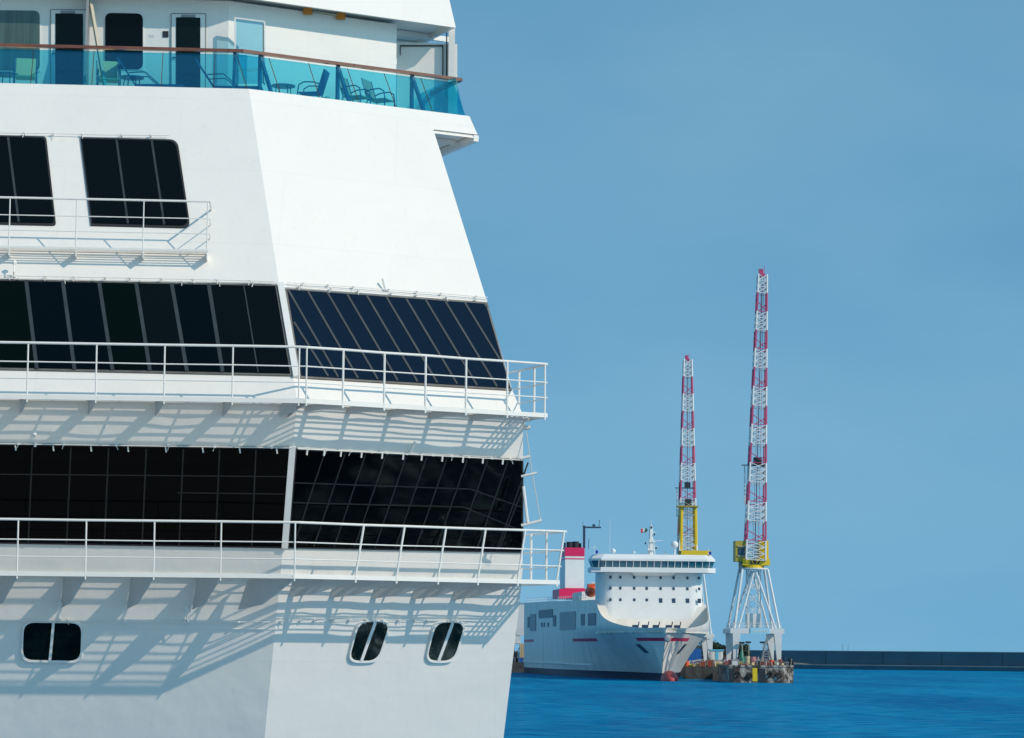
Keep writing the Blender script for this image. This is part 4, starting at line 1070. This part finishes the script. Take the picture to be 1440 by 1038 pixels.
    MB().box(q+V((0, 0, 0)), (3.2*sc, 2.6, .18)).box(q+V((-2.4*sc, 0, 0)), (1.6, 1.0, .15)).box(q+V((0, -.3, .9)), (1.6, 1.0, 1.4)).build('service_platform', M['dark'], root)
    MB().tube([q+V((-2.6*sc, 0, -.2)), q+V((-2.6*sc, 0, -8))], .14, 5).box(q+V((-2.3*sc, 0, -8)), (1.4, .5, .15)).build('service_ladder', M['offwhite'], root)
    return root
c1Y = 582
s1 = F_PX/c1Y
zt = 6.1+(916.8-376)/s1; zj = 6.1+(916.8-791)/s1
crane(1059.5, c1Y, 3.5, (0.1, zj-3.5, 3.5, zt-3.5, -1.0, 10, 4.0, 1.8, 15, 0), 'tall harbour crane with red and white lattice jib standing on the barge', 1.0)
c2Y = 800; s2 = F_PX/c2Y
zt = 6.1+(916-502)/s2; 
crane(970, c2Y, 2.8, (-.8, 31, .3, zt-2.8, 0, 8, 4.9, 2.2, 11, 0), 'harbour crane with yellow tower rising behind the ferry bridge', 1.13, house=False)
# ---- barge with its clutter
M['barge'] = mat('rusty white barge plating', (.42, .38, .33), .8, col2=(.05, .035, .028), vscale=.6, var=.5, thr=(.46, .60), bump=.05, bscale=2)
bg_ = empty('barge', (50, 575, 0), 'low weathered work barge carrying the tall crane', 'barge', world=True)
bx = lambda px, Y=567: (px-720)/F_PX*Y
pr_ = [(bx(1025), 567), (bx(1102), 567), (bx(1120), 571), (bx(1120), 589), (bx(1100), 597), (bx(1026), 597)]
mb = MB().prism([V((x, y, 3.2)) for x, y in pr_], [V((x*.985+.75, y, -.6)) for x, y in pr_]); mb.build('barge_hull', M['barge'], bg_)
mb = MB()
for (x0, y0), (x1, y1) in zip(pr_, pr_[1:]+pr_[:1]):
    d = V((x1-x0, y1-y0, 0)); mb.box(((x0+x1)/2, (y0+y1)/2, 3.3), (d.length, .25, .35), (d.normalized(), d.normalized().cross(Z), Z))
mb.build('gunwale', M['barge'], bg_)
MB().box((bx(1063), 566.93, 1.6), (.95, .1, 2.6)).build('yellow_plate', M['yellow'], bg_)
MB().box((bx(1073), 566.9, 1.4), (1.3, .12, 2.9)).build('dark_recess', M['dark'], bg_)
MB().box((bx(1030.5), 566.9, 1.4), (1.0, .12, 2.9)).build('dark_recess', M['dark'], bg_)
# dockside wall closing the gap between quay and barge
mb = MB(); tag(slab([(bx(1004, 600), 600), (bx(1027, 600), 600), (51, 632), (46.5, 632)], -1, 2.7, 'landing', M['quaystone']), kind='structure')
for i, x in enumerate((1039, 1056, 1084, 1096)):
    tyre((bx(x), 566.7, 1.7-.3*(i % 2)), ('first', 'second', 'third', 'rightmost')[i]+' tyre fender from the left along the barge side')
M['rust'] = mat('rust red paint', (.32, .06, .04), .7, var=.4, vscale=2); M['bluep'] = mat('blue container paint', (.01, .12, .42), .5, var=.2, vscale=.4)
M['cyan'] = mat('light blue paint', (.10, .45, .65), .5); M['greenp'] = mat('green buoy paint', (.01, .25, .16), .5); M['cream'] = mat('cream cladding', (.62, .50, .30), .6, var=.15, vscale=.5)
def crate(x, y, z, d, mt, lab, nm='crate'):
    r = empty(nm, (x, y, z), lab, nm.replace('_', ' '))
    MB().box((0, 0, d[2]/2), d).build('box_body', mt, r)
    mb = MB()
    for sx in (-1, 1): mb.box((sx*d[0]*.42, -d[1]/2-.03, d[2]/2), (.12, .06, d[2]))
    mb.box((0, -d[1]/2-.035, d[2]*.92), (d[0]*.72, .05, .12)); mb.build('batten', M['greysteel'], r)
    return r
def drum(x, y, z, mt, lab, r0=.45, h=1.3, nm='oil_drum'):
    r = empty(nm, (x, y, z), lab, 'drum'); MB().tube([(0, 0, 0), (0, 0, h)], r0, 14).build('barrel', mt, r, smooth=True)
    MB().tube([(0, 0, h*.33), (0, 0, h*.37)], r0*1.06, 14).tube([(0, 0, h*.66), (0, 0, h*.7)], r0*1.06, 14).build('rib', M['greysteel'], r); return r
zb_ = 3.22
drum(bx(1031), 571, zb_, M['orange'], 'orange drum at the left end of the barge deck'); drum(bx(1089), 571, zb_, M['orange'], 'orange drum right of the grey lattice pyramid')
crate(bx(1037), 570, zb_, (1.5, 1.2, 1.3), M['offwhite'], 'weathered white crate near the left crane leg'); crate(bx(1045), 570, zb_, (1.1, 1.1, 1.0), M['olive'], 'dull yellow crate left of the pinkish tank')
drum(bx(1055), 571, zb_, M['cream'], 'tall cream tank in the middle of the barge', .5, 2.0, 'tank'); drum(bx(1063), 571, zb_, mat('faded pink paint', (.5, .2, .2), .7), 'faded pink tank right of the cream tank', .55, 1.9, 'tank')
crate(bx(1070), 571, zb_, (.9, .9, 1.2), M['dark'], 'dark crate right of the pink tank'); crate(bx(1096), 571, zb_, (1.0, 1.0, 1.1), M['cream'], 'cream crate near the barge bow')
crate(bx(1083), 570.5, zb_, (1.6, 1.2, .9), M['rust'], 'rust red box below the lattice pyramid'); crate(bx(1107), 573, zb_, (1.2, 1.2, .9), M['dark'], 'dark box on the barge bow')
crate(bx(1049), 569.2, zb_, (1.3, .8, .6), M['rust'], 'low rust coloured box at the barge edge')
def clutter(pts, z, n, seed, lab, nm):
    rd = random.Random(seed); mb = MB(); cols = [M['rust'], M['offwhite'], M['dark'], M['olive'], M['navy'], M['greysteel'], M['cream']]
    for _ in range(n):
        mb.k = rd.randrange(len(cols)); (x0, y0), (x1, y1) = pts; x, y = x0+(x1-x0)*rd.random(), y0+(y1-y0)*rd.random()
        a = rd.uniform(0, 3); ax = (V((math.cos(a), math.sin(a), 0)), V((-math.sin(a), math.cos(a), 0)), Z)
        if rd.random() < .6: h = rd.uniform(.2, .9); mb.box((x, y, z+h/2), (rd.uniform(.2, 1.1), rd.uniform(.2, .8), h), ax)
        else:
            h = rd.uniform(.8, 2.1); mb.tube([(x, y, z), (x+rd.uniform(-.3, .3), y, z+h)], rd.uniform(.04, .10), 5)
            if rd.random() < .5: mb.tube([(x-.6, y, z+h*.8), (x+.7, y, z+h*.7)], .05, 4)
    o = mb.build(nm, cols); tag(o, lab, 'deck gear', kind='stuff')
clutter(((bx(1028), 568.2), (bx(1116), 585)), zb_, 90, 3, 'jumble of small deck gear and pipes spread over the barge', 'deck_clutter')
clutter(((bx(966, 634), 631.5), (bx(1030, 634), 648)), 2.8, 60, 5, 'jumble of small gear and pipes along the quay edge', 'quay_clutter')
clutter(((bx(722, 778), 776), (bx(746, 778), 784)), 2.8, 40, 8, 'jumble of small gear on the quay left of the ferry stern', 'quay_clutter')
# grey lattice pyramid
g = empty('lattice_pyramid', (bx(1083), 573, zb_), 'grey steel lattice pyramid standing on the barge', 'beacon')
mb = MB()
for sx in (-1, 1):
    for sy in (-1, 1): mb.tube([(sx*1.1, sy*1.1, .9), (0, 0, 5.6)], .12, 5)
for k in range(4):
    a = 1.1*(1-k/4.5); z = .9+4.7*k/4.5
    for sx, sy, tx, ty in ((-1, -1, 1, -1), (1, -1, 1, 1), (1, 1, -1, 1), (-1, 1, -1, -1)):
        mb.tube([(sx*a, sy*a, z), (tx*a, ty*a, z)], .09, 4); mb.tube([(sx*a, sy*a, z), (tx*a*.75, ty*a*.75, z+1)], .07, 4)
mb.build('frame', M['greysteel'], g); MB().box((0, 0, .5), (2.4, 2.4, .9)).build('plinth', M['rust'], g)
g = empty('buoy', (bx(1051), 578, zb_), 'green conical buoy standing on the barge deck', 'buoy')
MB().tube([(0, 0, 0), (0, 0, 2.0), (0, 0, 3.2)], .75, 12, .2).build('cone', M['greenp'], g); MB().tube([(0, 0, 3.2), (0, 0, 4.8)], .07, 5).build('pole', M['greysteel'], g)
def dlamp(px, Y, zb2, h, lab):
    r = empty('dock_lamp', (bx(px, Y), Y, zb2), lab, 'lamp post', 'slender lamp posts on the barge')
    MB().tube([(0, 0, 0), (0, 0, h)], .09, 6).build('pole', M['creampost'], r); MB().box((-.1, 0, h+.1), (1.1, .5, .35)).build('lamp_head', M['dark'], r)
dlamp(1045.5, 576, zb_, 4.6, 'left lamp post under the crane portal'); dlamp(1054.5, 576, zb_, 4.7, 'middle lamp post under the crane portal'); dlamp(1074.5, 576, zb_, 4.7, 'right lamp post under the crane portal')
# workers and low clutter on the bow
for i, (px, mt, h) in enumerate(((1104, M['navy'], 1.9), (1112, M['dark'], 1.6), (1098, M['rust'], 1.4), (1116, M['dark'], 1.1))):
    r = empty('bollard', (bx(px, 574), 574, zb_), ['tall navy bollard near the barge bow', 'dark bollard on the barge bow', 'rust red bollard left of the navy one', 'short bollard at the tip of the barge'][i], 'bollard')
    MB().tube([(0, 0, 0), (0, 0, h*.8)], .28, 8, .2).build('stem', mt, r); MB().tube([(0, 0, h*.8), (0, 0, h)], .42, 8).build('cap', mt, r)
# quay side items
def container(px0, px1, y0, Y, mt, lab, nm='container', roof=None, h=None):
    x0, x1 = bx(px0, Y), bx(px1, Y); z1 = 6.1+(914+ROLL*(px0-720)-y0)*Y/F_PX; z0 = 2.8
    r = empty(nm, ((x0+x1)/2, Y, z0), lab, nm.replace('_', ' ')); H = z1-z0; Wd = x1-x0
    MB().box((0, 3, H/2), (Wd, 6, H)).build('body', mt, r)
    mb = MB(); n = max(3, int(Wd/.8))
    for k in range(n): mb.box((-Wd/2+Wd*(k+.5)/n, -.03, H/2), (Wd/n*.4, .08, H*.92))
    mb.build('corrugation', mt, r)
    if roof: MB().box((0, 3, H+.15), (Wd+.5, 6.5, .3)).build('roof', roof, r); MB().box((0, -.06, H*.5), (.7, .1, H*.95)).build('door', roof, r)
    return r
container(964, 988, 912, 700, M['bluep'], 'deep blue container stack on the quay right of the ferry bow')
container(1001.5, 1018.5, 915, 680, M['cwhite'], 'white cabin with light blue roof and door on the quay', 'site_cabin', M['cyan'])
crate(bx(1012, 640), 640, 2.8, (2.4, 2, 1.4), M['concrete'], 'concrete block in front of the white cabin', 'concrete_block')
crate(bx(1000, 636), 636, 2.8, (1.6, 1.4, 1.5), M['rust'], 'red box beside the right leg of the rear crane', 'crate')
crate(bx(990, 634), 634, 2.8, (1.4, 1.2, 1.2), M['rust'], 'red box left of the other red box on the quay', 'crate')
drum(bx(968, 632), 632, 2.8, M['orange'], 'orange drum at the quay edge by the ferry bow', .5, 1.2)
for i, x in enumerate((984, 978)):
    r = empty('pipe_rack', (bx(x, 634), 634, 2.8), ['pale pipe rack on the quay edge', 'pale pipe rack left of its neighbour on the quay edge'][i], 'pipe rack')
    MB().tube([(-1.2, 0, 0), (-1.2, 0, 1.0), (1.3, 0, 1.5), (1.3, 0, 0)], .1, 5).build('frame', M['offwhite'], r)
container(941, 968, 905, 860, M['offwhite'], 'distant pale shed with light blue roof behind the blue container', 'shed', M['cyan'])
# sliver between cruise ship and ferry stern
container(733.5, 740.5, 905, 779, M['cream'], 'cream container at the quay edge left of the ferry', 'container')
r = empty('mooring_tower', (bx(730.5, 781), 781, 2.8), 'slender white tower with gallery at the quay left of the ferry', 'tower')
MB().box((0, 0, 8.0), (1.7, 1.7, 6)).build('shaft', M['cwhite'], r); MB().box((.9, 0, 11.5), (2.3, 2, 8.5)).build('panel', M['cwhite'], r)
MB().tube([(-1, 0, 0), (-.8, 0, 5)], .12, 5).tube([(.9, 0, 0), (.8, 0, 5)], .12, 5).tube([(-1, 0, 1), (.9, 0, 4.5)], .1, 5).build('lattice_foot', M['greysteel'], r)
MB().box((.3, 0, 16.0), (3.4, 2.4, .2)).box((.3, 0, 5.0), (2.6, 2.4, .2)).build('gallery', M['greysteel'], r)
crate(bx(727, 778), 778, 2.8, (2.0, 1.5, 3.0), M['dark'], 'dark generator box at the foot of the white tower', 'generator')
for i, x in enumerate((724, 736, 743)):
    crate(bx(x, 776.5), 776.5, 2.8, (1.5, 1.0, 1.3), (M['navy'], M['bluep'], M['greysteel'])[i], ('navy crate', 'blue crate', 'grey crate')[i]+' on the quay edge left of the ferry stern')
# trees behind the quay
M['leaf'] = mat('dark foliage', (.035, .06, .03), .8, var=.6, vscale=.6); M['bark'] = mat('bark', (.08, .06, .04), .9)
def tree(px, Y, top, wd, lab, zg=2.8):
    x = bx(px, Y); zt_ = 6.1+(916-top)*Y/F_PX; r = empty('tree', (x, Y, zg), lab, 'tree', 'trees behind the quay'); H = zt_-zg
    MB().tube([(0, 0, 0), (.1, 0, H*.6)], .35, 6, .15).build('trunk', M['bark'], r)
    mb = MB(); rnd = random.Random(px)
    cl = [V((rnd.uniform(-1, 1)*wd*.4, rnd.uniform(-1, 1)*wd*.4, H*(.45+.42*rnd.random()))) for _ in range(9)]
    for c in cl:
        rr = wd*.22*rnd.uniform(.7, 1.2)
        for _ in range(110):
            d = V((rnd.gauss(0, 1), rnd.gauss(0, 1), rnd.gauss(0, 1))).normalized()*rr*rnd.random()**.4; p = c+d; s_ = rnd.uniform(.15, .35)
            a = V((rnd.gauss(0, 1), rnd.gauss(0, 1), rnd.gauss(0, 1))).normalized(); b_ = a.orthogonal().normalized(); c_ = a.cross(b_)
            mb.poly([p+b_*s_, p+c_*s_, p-b_*s_, p-c_*s_])
    mb.build('crown', M['leaf'], r)
for i, (px, t, wv) in enumerate(((1004, 903, 8), (1012, 905, 7), (1020, 902, 8), (1028, 904, 7), (1036, 906, 7), (950, 904, 8), (1044, 905, 6))):
    tree(px, 880+i*4, t, wv, ['dark tree at the left end of the row behind the white cabin', 'dark tree directly behind the white cabin', 'tallest dark tree of the row behind the quay', 'dark tree just left of the crane portal', 'dark tree behind the left crane leg', 'dark tree behind the ferry bow', 'dark tree seen under the crane portal'][i])
# far hill behind quay
M['hill'] = mat('far scrub', (.03, .045, .05), .9, var=.4, vscale=.1)
mb = MB(); hp = [(900, 914), (960, 908), (1003, 909), (1032, 909), (1046, 912)]
A = [V((bx(x, 960), 960, 6.1+(916.5-y)*960/F_PX)) for x, y in hp]; B = [V((p.x, p.y-25, 2.5)) for p in A]; Cc = [V((p.x, p.y+60, 2.5)) for p in A]
for i in range(len(A)-1): mb.poly([B[i], B[i+1], A[i+1], A[i]]); mb.poly([A[i], A[i+1], Cc[i+1], Cc[i]])
tag(mb.build('hill', M['hill']), kind='structure')
# ============================================================ BREAKWATER
M['bw'] = mat('sea wall stone in blue shade', (.055, .14, .20), .9, var=.25, vscale=.08, stretch=(1, 1, .3))  # navy of the shaded wall face is mixed into the stone colour
M['bwtop'] = mat('pale ledge concrete', (.40, .36, .31), .9, var=.3, vscale=.1)
ang = R_(37); dv_ = V((math.cos(ang), -math.sin(ang), 0)); nv = V((-math.sin(ang), -math.cos(ang), 0))
P0 = V((bx(1040, 1075), 1075, 0)); LN = 640
bw_ = empty('breakwater', P0, 'long dark sea wall with a pale ledge closing the harbour', 'sea wall', world=True)
def wallseg(o0, o1, z0, z1, name, mt, a=0, b=LN, hz=0):
    A = P0+dv_*a; B = P0+dv_*b
    lo = [A+nv*o0+Z*z0, B+nv*o0+Z*z0, B+nv*o1+Z*z0, A+nv*o1+Z*z0]; hi = [p+Z*(z1-z0) for p in lo]
    return MB().prism(lo, hi).build(name, mt, bw_)
wallseg(-6, 0, -1, 6.55, 'upper_wall', M['bw'], -60); wallseg(0.02, 5, -1, 1.35, 'lower_wall', M['bw'], 12); wallseg(0.0, 5.1, 1.35, 1.75, 'ledge', M['bwtop'], 12)
wallseg(-5.5, -.6, 6.55, 6.75, 'coping', M['bwtop'], -60)
# ramp at left end of the ledge
A = P0+dv_*0
mb = MB(); q = [P0+dv_*-2+nv*.1+Z*3.2, P0+dv_*9+nv*.1+Z*3.4, P0+dv_*32+nv*.1+Z*1.76, P0+dv_*-2+nv*.1+Z*1.5]
mb.prism([p+nv*4.6 for p in q], q); mb.build('ramp', M['bwtop'], bw_)
for a in (70, ):
    pass
r = MB()
p = P0+dv_*44+nv*-2+Z*6.7
sp_ = empty('signal_pole', p, 'thin signal pole standing on the sea wall', 'pole'); MB().tube([(0, 0, 0), (0, 0, 2.6)], .1, 5).build('pole', M['greysteel'], sp_); MB().tube([(2, 0, 0), (2, 0, 2.4)], .08, 5).build('second_pole', M['greysteel'], sp_)
mb = MB()
for k in range(26):
    a = 14+k*24; A = P0+dv_*a+nv*.03; mb.box(A+Z*4.1, (.35, .08, 4.6), (dv_, nv, Z))
mb.build('buttress', mat('wall joint', (.03, .07, .10), .9), bw_)
for a in (128, 212):
    A = P0+dv_*a+nv*.3; MB().tube([A+Z*6.7, A+dv_*5+Z*1.8], .16, 5).build('stairs', M['offwhite'], bw_)
for a in list(bpy.data.objects):
    if '_w' in a: del a['_w']
